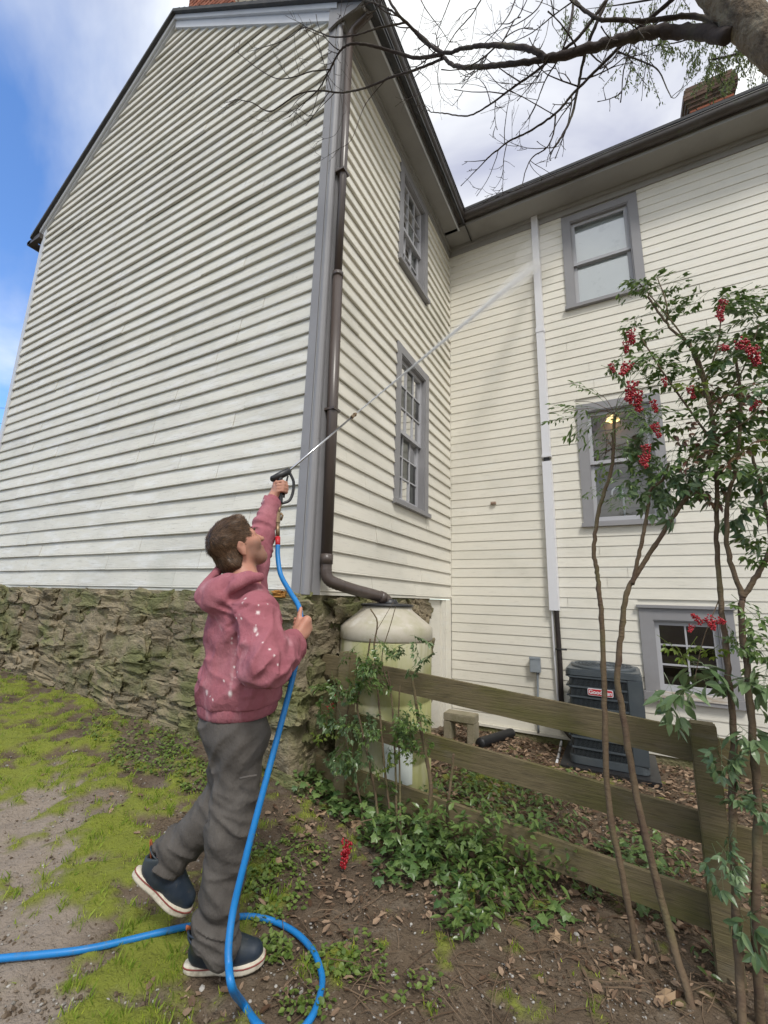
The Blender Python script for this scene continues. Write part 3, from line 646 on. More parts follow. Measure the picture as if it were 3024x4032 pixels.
el0 = np.array([.092, .125, 1.72])
spout = [el0, (.094, .127, 1.64), (.115, .145, 1.585), (.16, .20, 1.555), (.24, .34, 1.515), (.33, .50, 1.48), (.375, .585, 1.455), (.395, .625, 1.42), (.40, .64, 1.36)]
eb = MB(); sp = smooth_path(spout, 7)
rads = [.046+(.0035 if (i % 2 and 4 < i < 22) else 0) for i in range(len(sp))]
eb.tube(sp, rads, 14); eb.build('elbow_pipe', 'brown', ds, True)
MB().tube([sp[38], sp[42]], .051, 14).build('joint_collar', 'brown', ds, True)
for z in (3.0, 5.4):
    y = .055+(4.25-z)*.028 if z < 4.25 else .04
    MB().box((.0, y-.05, z), (.145, y+.05, z+.02)).build('strap', 'brown', ds)
# rain tank
tk = empty('rain_tank', (.36, .67, -.08), 'algae stained cream plastic rain tank behind the fence under the downspout', 'tank')
tc_ = (.36, .67, -.08); TR = .385
MB().lathe([(TR-.03, 0), (TR-.01, .02), (TR, .06), (TR, .30), (TR-.008, .31), (TR-.008, .33), (TR, .34), (TR, .72), (TR-.008, .73), (TR-.008, .75), (TR, .76), (TR, 1.19), (TR-.006, 1.20)], tc_, 56).build('body', 'tank', tk, True)
MB().lathe([(TR-.004, 1.196), (TR+.008, 1.21), (TR+.006, 1.30), (TR-.02, 1.325), (TR-.16, 1.435), (TR-.17, 1.45), (TR-.172, 1.475)], tc_, 56).build('shoulder', 'tanktop', tk, True)
MB().lathe([(TR-.16, 1.468), (TR-.158, 1.485), (TR-.20, 1.492), (.02, 1.50)], tc_, 48).build('lid_screen', 'black', tk, True)
MB().lathe([(.075, 1.485), (.078, 1.50), (.066, 1.515), (.062, 1.53)], (.40, .64, -.08), 24).build('inlet_collar', 'black', tk, True)
lb = MB()                                           # pale sticker plate low on the tank
for i in range(8):
    a0 = R(-62)+i*R(4.2); a1 = a0+R(4.2); rr = TR+.004
    lb.add([(tc_[0]+rr*math.cos(a), tc_[1]+rr*math.sin(a), z) for a, z in ((a0, .13), (a1, .13), (a1, .46), (a0, .46))], [(0, 1, 2, 3)])
lb.build('label_sheet', mat('faded_label', (.62, .66, .62), .5), tk, True)
# white line-set cover, pvc drain, black insulated lines
lc = empty('line_cover', (1.40, LY-.03, 1.36), 'white plastic line cover running down the wing wall from the eave', 'pipe cover')
def ch_box(z0, z1, w, d, name, m='white', x=1.405):
    b = MB(); b.prism([(x-w/2, 0), (x-w/2+.012, d), (x+w/2-.012, d), (x+w/2, 0)], lambda u, v, h: (u, LY-.024-v, h), z0, z1); return b.build(name, m, lc)
ch_box(3.40, 5.32, .12, .07, 'cover_section'); ch_box(5.30, 7.36, .113, .064, 'cover_section'); ch_box(1.365, 3.325, .132, .075, 'cover_section')
ch_box(3.385, 3.42, .135, .08, 'cover_joint'); ch_box(5.27, 5.34, .132, .077, 'cover_joint')
ch_box(3.30, 3.40, .09, .045, 'gap_foam', 'black')
MB().tube(smooth_path([(1.375, LY-.05, 1.40), (1.378, LY-.05, .9), (1.39, LY-.05, .4), (1.40, LY-.055, .05)], 4), .014, 10).build('drain_pipe', 'white', lc, True)
lsb = MB().tube(smooth_path([(1.43, LY-.07, 1.42), (1.435, LY-.07, 1.1), (1.44, LY-.075, .7), (1.435, LY-.075, .3), (1.44, LY-.08, .05), (1.50, LY-.14, -.04), (1.60, LY-.3, -.05)], 5), .030, 12)
lsb.build('insulated_line', mat('dark_foam', (.022, .016, .015), .7, [((.07, .04, .035), (18, 18, 5), .56, .7, .6)], [(40, .4, .006)]), lc, True)
MB().tube([(1.40, LY-.10, .90), (1.53, LY-.10, .905)], .011, 8).build('line_clamp', 'black', lc, True)
# loose striped drain by the condenser
dp = [ground_at(2190, 3020, .02), ground_at(2207, 2960, .04), ground_at(2216, 2915, .10), (1.42, 3.05, .02)]
pdr = empty('condensate_drain', V3(dp[0]), 'white drain tube with dark bands beside the condenser', 'pipe')
dpp = smooth_path(dp, 6); MB().tube(dpp, .014, 10).build('tube', 'white', pdr, True)
for i in (2, 4, 6, 8): MB().tube([dpp[i], dpp[i]+(dpp[i+1]-dpp[i])*.35], .0155, 10).build('dark_band', 'black', pdr, True)
# electric box
eb_ = empty('utility_box', (1.147, LY-.03, .60), 'small grey electrical box with conduit on the wing wall', 'electrical box')
MB().box((1.085, LY-.10, .60), (1.21, LY-.024, .775)).build('box_body', 'conduit', eb_, bevel=.006)
MB().box((1.082, LY-.106, .755), (1.213, LY-.07, .785)).build('box_cover', 'conduit', eb_, bevel=.004)
MB().tube(smooth_path([(1.17, LY-.06, .61), (1.165, LY-.06, .4), (1.155, LY-.06, .2), (1.15, LY-.05, -.1)], 4), .014, 10).build('conduit_pipe', 'conduit', eb_, True)
# little vent plate on the wing wall
vp = on(1, LY-.025, 1100+727/.8623, 1200+674/.8623)
MB().box((vp[0]-.035, LY-.05, vp[2]-.018), (vp[0]+.035, LY-.02, vp[2]+.018)).box((vp[0]-.027, LY-.058, vp[2]-.010), (vp[0]+.027, LY-.051, vp[2]+.010)).build('vent_plate', mat('rusty_plate', (.25, .15, .10), .8, [((.5, .47, .4), 90, .5, .6, .8)]), wing)
# kitchen things inside the lower wing window
kl = on(1, LY+.75, 2200+640/3.016, 1500+455/3.016)
kln = empty('kitchen_lamp', V3(kl), 'lit yellow pendant lamp inside the kitchen window', 'lamp')
MB().lathe([(.01, .07), (.035, .052), (.075, .02), (.092, -.02), (.088, -.022)], V3(kl), 24, cap=False).build('lamp_shade', 'lamp', kln, True)
MB().tube([V3(kl)+Vector((0, 0, .09)), V3(kl)+Vector((0, 0, .4))], .006, 6).build('cord', 'black', kln)
kf = on(1, LY+.35, 2200+770/3.016, 1500+1420/3.016)
kfo = empty('kitchen_faucet', V3(kf), 'white gooseneck faucet inside the kitchen window', 'faucet')
MB().tube(smooth_path([kf+np.array([0, 0, -.25]), kf+np.array([0, 0, .05]), kf+np.array([-.02, 0, .15]), kf+np.array([-.07, 0, .18]), kf+np.array([-.12, 0, .14]), kf+np.array([-.13, 0, .08])], 5), .013, 10).build('spout', 'white', kfo, True)
MB().lathe([(.035, -.25), (.03, -.22), (.016, -.2)], V3(kf), 16).build('base', 'white', kfo, True)

# ------------------------------------------------------------------ air conditioner
AX0, AX1, AY0, AY1, AZ = 1.575, 2.275, 2.40, 3.08, -.115
ac = empty('air_conditioner', ((AX0+AX1)/2, 2.75, AZ), 'dark grey louvred outdoor condenser unit with a red badge behind the fence', 'air conditioner')
def rrect(e, r=.07, n=5):
    out = []
    for cx, cy, a0 in ((AX1-r-e, AY1-r-e, 0), (AX0+r+e, AY1-r-e, 90), (AX0+r+e, AY0+r+e, 180), (AX1-r-e, AY0+r+e, 270)):
        for i in range(n+1): a = R(a0+90*i/n); out.append((cx+r*math.cos(a), cy+r*math.sin(a)))
    return out
idm = lambda u, v, h: (u, v, h)
MB().prism(rrect(.03), idm, AZ+.02, AZ+.86).build('coil_core', 'acdark', ac)
b = MB(); b.prism(rrect(0), idm, AZ, AZ+.075); b.build('base_pan', 'acgrey', ac, bevel=.006)
tp = MB(); tp.prism(rrect(0), idm, AZ+.845, AZ+.89); tp.prism(rrect(.012), idm, AZ+.8905, AZ+.905); tp.build('top_cap', 'acgrey', ac)
cxy = ((AX0+AX1)/2, (AY0+AY1)/2)
MB().lathe([(.31, .906), (.312, .922), (.29, .935), (.27, .915), (.265, .907)], (*cxy, AZ), 48, cap=False).build('fan_ring', 'acgrey', ac, True)
MB().lathe([(.265, .908), (.01, .910)], (*cxy, AZ), 40).build('fan_well', 'acdark', ac)
fg = MB()
for k in range(7):
    r_ = .05+.034*k; fg.tube([(cxy[0]+r_*math.cos(a), cxy[1]+r_*math.sin(a), AZ+.932) for a in np.linspace(0, 2*math.pi, 33)], .0035, 5, False)
for k in range(12): a = k*math.pi/6; fg.tube([(cxy[0]+.04*math.cos(a), cxy[1]+.04*math.sin(a), AZ+.936), (cxy[0]+.28*math.cos(a), cxy[1]+.28*math.sin(a), AZ+.930)], .004, 5)
fg.build('fan_guard', 'acgrey', ac)
MB().lathe([(.07, .93), (.065, .945), (.01, .948)], (*cxy, AZ), 20).build('fan_hub', 'acgrey', ac, True)
MB().box((AX1-.135, AY0-.002, AZ+.075), (AX1-.01, AY0+.06, AZ+.845)).build('corner_panel', 'acgrey', ac, bevel=.008)
MB().box((AX1-.06, AY0+.01, AZ+.075), (AX1+.001, AY1-.05, AZ+.845)).build('side_panel', 'acgrey', ac)
MB().box((AX0-.001, AY1-.2, AZ+.075), (AX0+.06, AY1-.02, AZ+.845)).build('corner_post', 'acgrey', ac)
for k in range(8):                                   # horizontal louvre bands
    z = AZ+.075+.0965*(k+.5)+.02; lv = MB()
    lv.box((AX0+.03, AY0+.001, z), (AX1-.136, AY0+.028, z+.017)); lv.box((AX0-.0, AY0+.06, z), (AX0+.028, AY1-.2, z+.017)); lv.build('louvre', 'acgrey', ac, bevel=.003)
fn = MB()
for x in np.arange(AX0+.05, AX1-.14, .0115): fn.box((x, AY0+.012, AZ+.08), (x+.0035, AY0+.0295, AZ+.843))
fn.build('wire_fins', 'acgrey', ac)
# badge with lettering
bp0 = on(1, AY0-.004, 2000+862/2.37, 2500+541/2.37)
bw_, bh_ = .115, .034
def pill(w, h, r, n=5): return [(sx*(w-r)+r*math.cos(R(a0+90*i/n)), sy*(h-r)+r*math.sin(R(a0+90*i/n))) for sx, sy, a0 in ((1, 1, 0), (-1, 1, 90), (-1, -1, 180), (1, -1, 270)) for i in range(n+1)]
bmp = lambda u, v, h: (bp0[0]+u, AY0+.001-h, bp0[2]+v)
bd = MB().prism(pill(bw_, bh_, .014), bmp, -.004, .006).build('badge', 'white', ac, label='red name badge with white border')
MB().prism(pill(bw_-.006, bh_-.006, .010), bmp, .0062, .0085).build('badge_face', 'red', bd)
def text_mesh(s, size, mtx, m, parent, name='lettering', extrude=.001):
    cu = bpy.data.curves.new('txt', 'FONT'); cu.body = s; cu.size = size; cu.align_x = 'CENTER'; cu.align_y = 'CENTER'; cu.extrude = extrude; cu.offset = .0012
    to = bpy.data.objects.new('txt', cu); col.objects.link(to); bpy.context.view_layer.update()
    me = bpy.data.meshes.new_from_object(to.evaluated_get(bpy.context.evaluated_depsgraph_get())); bpy.data.objects.remove(to); me.transform(mtx); return link(name, me, m, parent)
text_mesh('Goodman', .052, Matrix.Translation((bp0[0], AY0-.0095, bp0[2]))@Matrix.Rotation(math.pi/2, 4, 'X'), 'white', bd)
acp = MB().box((AX0-.08, AY0-.10, AZ-.35), (AX1+.08, AY1+.06, AZ-.003)).build('equipment_pad', 'black', None); setp(acp, 'low dark equipment pad under the condenser unit', 'pad')

# ------------------------------------------------------------------ concrete block and corrugated drain
blk = MB(); bx0, bx1, by0, by1, bz0, bz1 = .235, .60, 2.38, 2.58, -.20, .175
P_ = lambda u, v, h: (u, h, v)
blk.box((bx0, by0, bz1-.085), (bx1, by1, bz1)); blk.box((bx0, by0, bz0), (bx0+.085, by1, bz1-.085)); blk.box((bx1-.085, by0, bz0), (bx1, by1, bz1-.085)); blk.box((bx0+.15, by0+.05, bz0), (bx1-.15, by1, bz1-.086)) if False else None
bko = blk.build('concrete_block', 'concrete', None, bevel=.008); setp(bko, 'mossy concrete block with an arched opening near the cellar door', 'block')
c0, c1 = ground_at(1890, 2945, .045), ground_at(2015, 2905, .055)
cr = MB(); n = 46; pts = [c0+(c1-c0)*i/n for i in range(n+1)]; cr.tube(pts, [.058 if i % 2 else .050 for i in range(n+1)], 16); cr.tube([pts[-1], pts[-1]+(c1-c0)/n*.01], .045, 16)
setp(cr.build('drain_pipe', 'black', None, True), 'short black corrugated drain pipe lying on the mulch', 'pipe')
hp = [groundD(955, 1600, .02), groundD(985, 1612, .02), groundD(1040, 1640, .02), groundD(1085, 1660, .01)]
setp(MB().tube(smooth_path([ground_at(1700, 3080, .01), ground_at(1770, 3120, .012), ground_at(1840, 3140, .01), ground_at(1880, 3150, .005)], 6), .007, 8).build('garden_hose', 'black', None, True), 'thin black irrigation line on the ground beside the rain tank', 'hose')

# ------------------------------------------------------------------ fence
fe = empty('board_fence', (1.36, .13, -.1), 'weathered three-rail board fence with greenish planks and square posts', 'fence')
FP1, FP2 = np.array([.30, .195]), np.array([2.42, .07]); fd = (FP2-FP1)/np.linalg.norm(FP2-FP1); fnm = np.array([fd[1], -fd[0]])      # fnm points to the camera side
def fmap(u, n, z): p = FP1+fd*u+fnm*n; return (p[0], p[1], z)
FL = np.linalg.norm(FP2-FP1)
def post(u, ztop, zb, w=.105):
    b = MB(); b.box((u-w/2, -.03, zb), (u+w/2, .065, ztop), fmap); o = b.build('post', 'fence', fe, bevel=.006)
post(0.0, 1.05, -.25); post(FL+.02, .90, -.45); post(FL+2.1, .86, -.5)
def rail(u0, u1, za, zb_, h, t=.028):
    b = MB(); n = 14; vs = []
    for i in range(n+1):
        u = u0+(u1-u0)*i/n; z = za+(zb_-za)*i/n; w = mnoise.noise((u*2, z*9, 4))*.004
        for (nn, dz) in ((-.032-t, 0), (-.032, 0), (-.032, h), (-.032-t, h)): vs.append(fmap(u, nn+w, z-h+dz+(w if dz else w*.6)))
    k = 4; b.add(vs, [(i*k+j, i*k+(j+1) % k, (i+1)*k+(j+1) % k, (i+1)*k+j) for i in range(n) for j in range(k)]+[(3, 2, 1, 0), tuple(n*k+j for j in range(4))]); b.build('rail', 'fence', fe)
def fz(x, y):                                        # pixel -> (u, z) on the rail plane
    r = ray(x, y); o = FP1-fnm*.03; t = ((o-CAM[:2])@fnm)/(r[:2]@fnm); p = CAM+t*r; return float((p[:2]-o)@fd), float(p[2])
for (l, rr, lb_, rb) in (((1231, 2566), (2718, 2874), (1220, 2643), (2741, 3004)), ((1209, 2756), (2768, 3201), (1202, 2830), (2775, 3327)), ((1184, 2955), (2806, 3528), (1179, 3040), (2821, 3677))):
    u0, z0 = fz(*l); u1, z1 = fz(*rr); _, zb0 = fz(*lb_); _, zb1 = fz(*rb); h = .5*((z0-zb0)+(z1-zb1))
    rail(u0, FL+.02, z0, z1, h); rail(FL+.025, FL+2.2, z1-.02, z1-.12, h)
# nail heads on the rails
nl = MB()
print('stones', n1_, n2_)

# ================================================================== PERSON (signed-distance modelling, then surface nets)
class Vol:
    def __init__(s, lo, hi, vox):
        s.lo = np.array(lo, float); s.vox = vox; s.n = np.ceil((np.array(hi)-s.lo)/vox).astype(int)+1; s.a = np.full(s.n, .2, np.float32)
    def _loc(s, mn, mx, pad):
        i0 = np.maximum(0, np.floor((mn-pad-s.lo)/s.vox).astype(int)); i1 = np.minimum(s.n, np.ceil((mx+pad-s.lo)/s.vox).astype(int)+1)
        if np.any(i1 <= i0): return None
        sl = tuple(slice(p, q) for p, q in zip(i0, i1))
        ax = [s.lo[k]+s.vox*np.arange(i0[k], i1[k]) for k in range(3)]
        return sl, np.stack(np.meshgrid(*ax, indexing='ij'), -1)
    def _mix(s, sl, d, k, op):
        A = s.a[sl]
        if op == 'u':
            if k <= 0: s.a[sl] = np.minimum(A, d)
            else: h = np.clip(.5+.5*(A-d)/k, 0, 1); s.a[sl] = A*(1-h)+d*h-k*h*(1-h)
        else: s.a[sl] = np.maximum(A, -d)
        return s
    def cap(s, p, q, ra, rb, k=.02, op='u', flat=None):
        """round cone; flat=(axis vector, factor) squashes the cross-section along an axis"""
        p = np.array(p, float); q = np.array(q, float); r = max(ra, rb); f = 1.0
        L = s._loc(np.minimum(p, q), np.maximum(p, q), r*1.25+k+2*s.vox)
        if L is None: return s
        sl, X = L; ab = q-p; t = np.clip(((X-p)@ab)/max(ab@ab, 1e-9), 0, 1); D = X-(p+t[..., None]*ab)
        if flat is not None:
            n, f = np.array(flat[0], float), flat[1]; n /= np.linalg.norm(n); D = D+(D@n)[..., None]*n*(1/f-1)
        d = np.linalg.norm(D, axis=-1)-(ra+(rb-ra)*t)
        if flat is not None: d = d*(.5+.5*f)
        return s._mix(sl, d.astype(np.float32), k, op)
    def ell(s, c, rad, axes, k=.02, op='u'):
        c = np.array(c, float); rad = np.array(rad, float); A = np.array(axes, float); m = rad.max()
        L = s._loc(c-m, c+m, k+2*s.vox)
        if L is None: return s
        sl, X = L; q = (X-c)@A.T; k0 = np.linalg.norm(q/rad, axis=-1); k1 = np.linalg.norm(q/rad**2, axis=-1); d = k0*(k0-1)/np.maximum(k1, 1e-6)
        return s._mix(sl, d.astype(np.float32), k, op)
    def half(s, p, n):                                # keep the side n points away from
        ax = [s.lo[k]+s.vox*np.arange(s.n[k]) for k in range(3)]; p = np.array(p); n = np.array(n)/np.linalg.norm(n)
        d = ((ax[0]-p[0])*n[0])[:, None, None]+((ax[1]-p[1])*n[1])[None, :, None]+((ax[2]-p[2])*n[2])[None, None, :]
        s.a = np.maximum(s.a, d.astype(np.float32)); return s
    def disp(s, fn, amp):
        """roughen with a function of position near the surface"""
        m = np.abs(s.a) < amp*2+2*s.vox; ii = np.argwhere(m); X = s.lo+ii*s.vox; s.a[m] += fn(X).astype(np.float32); return s
    def mesh(s, name):
        a = s.a; ins = a < 0; c = ins[:-1, :-1, :-1].astype(np.int8)
        tot = sum(ins[i:ins.shape[0]-1+i, j:ins.shape[1]-1+j, k:ins.shape[2]-1+k].astype(np.int8) for i in (0, 1) for j in (0, 1) for k in (0, 1))
        cells = np.argwhere((tot > 0) & (tot < 8)); idm_ = -np.ones(c.shape, np.int32); idm_[tuple(cells.T)] = np.arange(len(cells))
        acc = np.zeros((len(cells), 3)); cnt = np.zeros(len(cells))
        cor = [(i, j, k) for i in (0, 1) for j in (0, 1) for k in (0, 1)]
        for p in cor:
            for ax in range(3):
                if p[ax]: continue
                q = list(p); q[ax] = 1
                v0 = a[tuple((cells+p).T)]; v1 = a[tuple((cells+q).T)]; m = (v0 < 0) != (v1 < 0)
                t = np.where(m, v0/np.where(m, v0-v1, 1), 0); pt = np.tile(np.array(p, float), (len(cells), 1)); pt[:, ax] += t
                acc[m] += pt[m]; cnt[m] += 1
        V = s.lo+(cells+acc/cnt[:, None])*s.vox; Fs = []
        for ax in range(3):
            b, c_ = [(1, 2), (2, 0), (0, 1)][ax]
            sl0 = [slice(None)]*3; sl1 = [slice(None)]*3; sl0[ax] = slice(0, -1); sl1[ax] = slice(1, None)
            e = ins[tuple(sl0)] != ins[tuple(sl1)]; E = np.argwhere(e)
            ok = (E[:, b] > 0) & (E[:, c_] > 0) & (E[:, b] < s.n[b]-1) & (E[:, c_] < s.n[c_]-1); E = E[ok]
            fl = ins[tuple(E.T)]
            def g(db, dc): q = E.copy(); q[:, b] -= db; q[:, c_] -= dc; return idm_[tuple(q.T)]
            quad = np.stack([g(1, 1), g(0, 1), g(0, 0), g(1, 0)], 1); quad[~fl] = quad[~fl][:, ::-1]; Fs.append(quad)
        Fq = np.concatenate(Fs); Fq = Fq[(Fq >= 0).all(1)]
        return fastmesh(name, V, Fq)
def relax(me, it=2, f=.5):
    n = len(me.vertices); V = np.empty(n*3, np.float32); me.vertices.foreach_get('co', V); V = V.reshape(-1, 3).astype(float)
    E = np.empty(len(me.edges)*2, np.int32); me.edges.foreach_get('vertices', E); E = E.reshape(-1, 2)
    deg = np.bincount(E.ravel(), minlength=n)[:, None]
    for _ in range(it):
        S = np.zeros((n, 3))
        for k in range(3): S[:, k] = np.bincount(E[:, 0], V[E[:, 1], k], n)+np.bincount(E[:, 1], V[E[:, 0], k], n)
        V = V*(1-f)+f*S/np.maximum(deg, 1)
    me.vertices.foreach_set('co', V.astype(np.float32).ravel()); me.update(); return V
PF = np.array([.70, -1.215]); pd_ = (PF-CAM[:2])/np.linalg.norm(PF-CAM[:2]); pa_ = np.array([pd_[1], -pd_[0]])
A3 = np.array([pa_[0], pa_[1], 0.]); D3 = np.array([pd_[0], pd_[1], 0.]); Z3 = np.array([0, 0, 1.])
def pm(x, y, d=0.0):
    r = ray(x*KD, y*KD); o = PF+pd_*d; t = ((o-CAM[:2])@pd_)/(r[:2]@pd_); return CAM+t*r
J = dict(
    hipc=pm(503, 1560, 0), Rhip=pm(521, 1590, -.06), Rknee=pm(500, 1790, -.06), Rank=pm(464, 2030, -.03),
    Lhip=pm(513, 1585, .075), Lknee=pm(482, 1732, .10), Lank=pm(350, 1868, .16),
    waist=pm(512, 1480, 0), chest=pm(523, 1372, .01), neck=pm(528, 1262, .01), head=pm(513, 1180, .02),
    Rsh=pm(552, 1328, -.165), Relb=pm(574, 1434, -.30), Rwr=pm(633, 1390, -.09), Lsh=pm(532, 1285, .16), Lelb=pm(558, 1172, .27), Lwr=pm(590, 1076, .34))
nl_ = lambda p, q: float(np.linalg.norm(J[p]-J[q]))
print('limbs', {k: round(nl_(*k.split('-')), 3) for k in ('Rhip-Rknee', 'Rknee-Rank', 'Lhip-Lknee', 'Lknee-Lank', 'Rsh-Relb', 'Relb-Rwr', 'Lsh-Lelb', 'Lelb-Lwr', 'neck-head', 'hipc-neck')})
FW = A3*math.cos(R(30))+D3*math.sin(R(30)); LF = np.cross(Z3, FW)          # torso forward, torso left
# head frame: looking up to the right and away
hf = A3*.82+D3*.27+Z3*.55; hf /= np.linalg.norm(hf); hl = np.cross(Z3, hf); hl /= np.linalg.norm(hl); hu = np.cross(hf, hl)
HC = J['head']
def H(x, y, z): return HC+hf*x+hl*y+hu*z
HAX = np.array([hf, hl, hu])
person = empty('person', V3(pm(470, 2115, 0)), 'person in a paint-spotted maroon hoodie and dark trousers aiming a spray lance upwards', 'person')

def fingers(vol, wrist, palm_dir, curl_axis_pts, k=.004):
    pass
bmin = np.minimum.reduce(list(J.values()))-.22; bmax = np.maximum.reduce(list(J.values()))+.22
bmin[2] = -.02
body = Vol(bmin, bmax, .0062)
# head
body.ell(H(-.012, 0, .028), (.100, .077, .098), HAX, .02).ell(H(.022, 0, -.012), (.078, .066, .085), HAX, .03)
body.cap(H(.028, .035, -.062), H(.070, .012, -.088), .030, .024, .03).cap(H(.028, -.035, -.062), H(.070, -.012, -.088), .030, .024, .03).cap(H(.062, .02, -.092), H(.062, -.02, -.092), .026, .026, .03)
body.cap(H(.085, 0, .018), H(.116, 0, -.020), .009, .014, .012).cap(H(.082, .012, .03), H(.078, .042, .028), .012, .01, .015).cap(H(.082, -.012, .03), H(.078, -.042, .028), .012, .01, .015)
body.cap(H(.094, .014, -.055), H(.094, -.014, -.055), .010, .010, .01).cap(H(.089, .012, -.067), H(.089, -.012, -.067), .009, .009, .008)
body.ell(H(.062, .045, -.02), (.03, .022, .028), HAX, .02).ell(H(.062, -.045, -.02), (.03, .022, .028), HAX, .02)
for sy in (1, -1):
    body.ell(H(-.012, sy*.082, -.014), (.019, .010, .032), HAX, .008).cap(H(-.022, sy*.088, -.008), H(-.010, sy*.090, .018), .007, .006, .004).cap(H(-.010, sy*.090, .018), H(.004, sy*.086, .006), .006, .004, .004)
    body.ell(H(-.006, sy*.094, -.008), (.008, .006, .013), HAX, 0, 'sub').ell(H(-.010, sy*.084, -.042), (.009, .006, .009), HAX, .006)
    body.ell(H(.088, sy*.030, .008), (.012, .013, .008), HAX, .01, 'sub')
# neck, torso, limbs (under the clothes)
body.cap(J['neck']-Z3*.03, H(-.018, 0, -.055), .060, .056, .03)
body.cap(J['waist'], J['chest'], .13, .14, .06, flat=(FW, .75)).cap(J['hipc'], J['waist'], .13, .13, .06, flat=(FW, .8)).cap(J['chest']+Z3*.05, J['neck'], .12, .06, .06)
for s_ in 'RL':
    body.cap(J['chest']+Z3*.06, J[s_+'sh'], .08, .058, .05).cap(J[s_+'sh'], J[s_+'elb'], .056, .042, .03).cap(J[s_+'elb'], J[s_+'wr'], .042, .029, .02)
    body.cap(J['hipc'], J[s_+'hip'], .11, .09, .05).cap(J[s_+'hip'], J[s_+'knee'], .088, .056, .03).cap(J[s_+'knee'], J[s_+'ank'], .056, .04, .03)
# ---- right hand: fist round the hose, thumb up along it
HR = pm(650, 1352, -.03)                             # where the hose passes through the right hand
hdir = pm(655, 1325, -.03)-pm(645, 1390, -.03); hdir /= np.linalg.norm(hdir)       # hose direction in the hand
def hand(vol, wr, grip, axis, r_hold, away, side, thumb_up=.055):
    """wr: wrist; grip: centre of held rod; axis: rod direction (towards the thumb); away: unit vector from palm over the knuckles; side unused"""
    wr = np.array(wr); grip = np.array(grip); ax = np.array(axis); n = away-(away@ax)*ax; n /= np.linalg.norm(n); pal = grip-wr; pal -= (pal@ax)*ax; pal /= np.linalg.norm(pal)
    s3 = np.cross(ax, pal)
    kn = grip-pal*.008-s3*side*(r_hold+.017)          # knuckle row on one side of the rod
    vol.cap(wr, kn-ax*.005, .027, .026, .015).cap(wr+ax*.012, kn+ax*.026-pal*.02, .022, .019, .015).cap(wr-ax*.012, kn-ax*.028-pal*.02, .021, .018, .015)
    vol.cap(kn+ax*.030-pal*.012, kn-ax*.030-pal*.012, .018, .016, .015)
    for i, (o, sc) in enumerate(((.030, .96), (.010, 1.05), (-.010, 1.0), (-.029, .82))):
        k0 = kn+ax*o; k1 = grip+ax*o*.95+pal*(r_hold+.017)*sc*1.15-s3*side*.012; k2 = grip+ax*o*.92+pal*(r_hold+.009)*sc+s3*side*(r_hold+.012); k3 = grip+ax*o*.9-pal*.010+s3*side*(r_hold+.014)
        r_ = .0098*(.9+.1*sc)
        vol.cap(k0, k1, r_*1.08, r_, .003).cap(k1, k2, r_, r_*.95, .003).cap(k2, k3, r_*.95, r_*.85, .003)
    t0 = wr+pal*.025+ax*.018+s3*side*.012; t1 = grip-pal*(r_hold+.010)+ax*.030+s3*side*.004; t2 = grip-pal*(r_hold+.004)+ax*thumb_up+s3*side*.008; t3 = t2+ax*.026+pal*.006
    vol.cap(t0, t1, .018, .0135, .01).cap(t1, t2, .0125, .0115, .004).cap(t2, t3, .0115, .0092, .003)
hand(body, J['Rwr'], HR, hdir, .0145, A3, 1, .05)
# ---- left hand on the gun grip
GTOP = pm(600, 1035, .335); GBOT = pm(606, 1088, .325); gax = GTOP-GBOT; gax /= np.linalg.norm(gax)
HL_ = pm(605, 1054, .332)
hand(body, J['Lwr'], HL_, gax, .014, A3, -1, .034)
bme = body.mesh('body'); BV = relax(bme, 2, .4)
q = (BV-HC)@HAX.T; hd = np.linalg.norm(BV-HC, axis=1) < .2
beard = hd*np.clip((.012-q[:, 2]-.55*np.abs(q[:, 0]-.01)*0)*28, 0, 1)*np.clip((q[:, 0]+.0)*40, 0, 1)*np.clip((q[:, 2]+.145)*30, 0, 1)*np.clip(1.2-np.clip((q[:, 0]-.06)*25, 0, 1)*np.clip((q[:, 2]+.045)*40, 0, 1), 0, 1)
beard *= np.clip(1.15-np.clip((q[:, 2]+.012)*60, 0, 1)*np.clip((q[:, 0]-.03)*40, 0, 1), 0, 1)
lip = hd*np.exp(-(((q[:, 0]-.10)/.012)**2+((q[:, 2]+.060)/.010)**2+(q[:, 1]/.02)**2))
setattrib(bme, 'beard', beard*.9); setattrib(bme, 'lip', lip)
link('body', bme, 'skin', person, True)
# ---- hair: shell with tufts, then strands running out from the crown
hv = Vol(HC-.17, HC+.17, .0042)
hv.ell(H(-.018, 0, .034), (.105, .083, .098), HAX, .01).cap(H(-.062, .025, -.045), H(-.062, -.025, -.045), .052, .052, .03)
hv.cap(H(.040, .03, .098), H(.040, -.03, .098), .032, .032, .03).cap(H(.0, .045, .088), H(.0, -.045, .088), .034, .034, .03)
hv.ell(H(.135, 0, -.065), (.105, .16, .118), HAX, 0, 'sub').ell(H(-.002, .10, -.035), (.034, .03, .042), HAX, 0, 'sub').ell(H(-.002, -.10, -.035), (.034, .03, .042), HAX, 0, 'sub')
hv.half(H(-.03, 0, -.098), -hu+hf*.25)
CROWN = H(-.088, -.012, .088)
def tuft(X):
    qq = (X-CROWN)@HAX.T; ang = np.arctan2(qq[:, 1], qq[:, 0]+.04); rr = np.linalg.norm(qq, axis=1)
    return (.0018*np.sin(ang*23+rr*40+3*np.sin(ang*5))+.0020*(vnoise(X, 60, 3)-.5)*2-.001*np.sin(ang*9-rr*60))
hv.disp(tuft, .006)
hme = hv.mesh('hair'); relax(hme, 1, .3)
hair = link('hair', hme, 'hairbase', person, True)
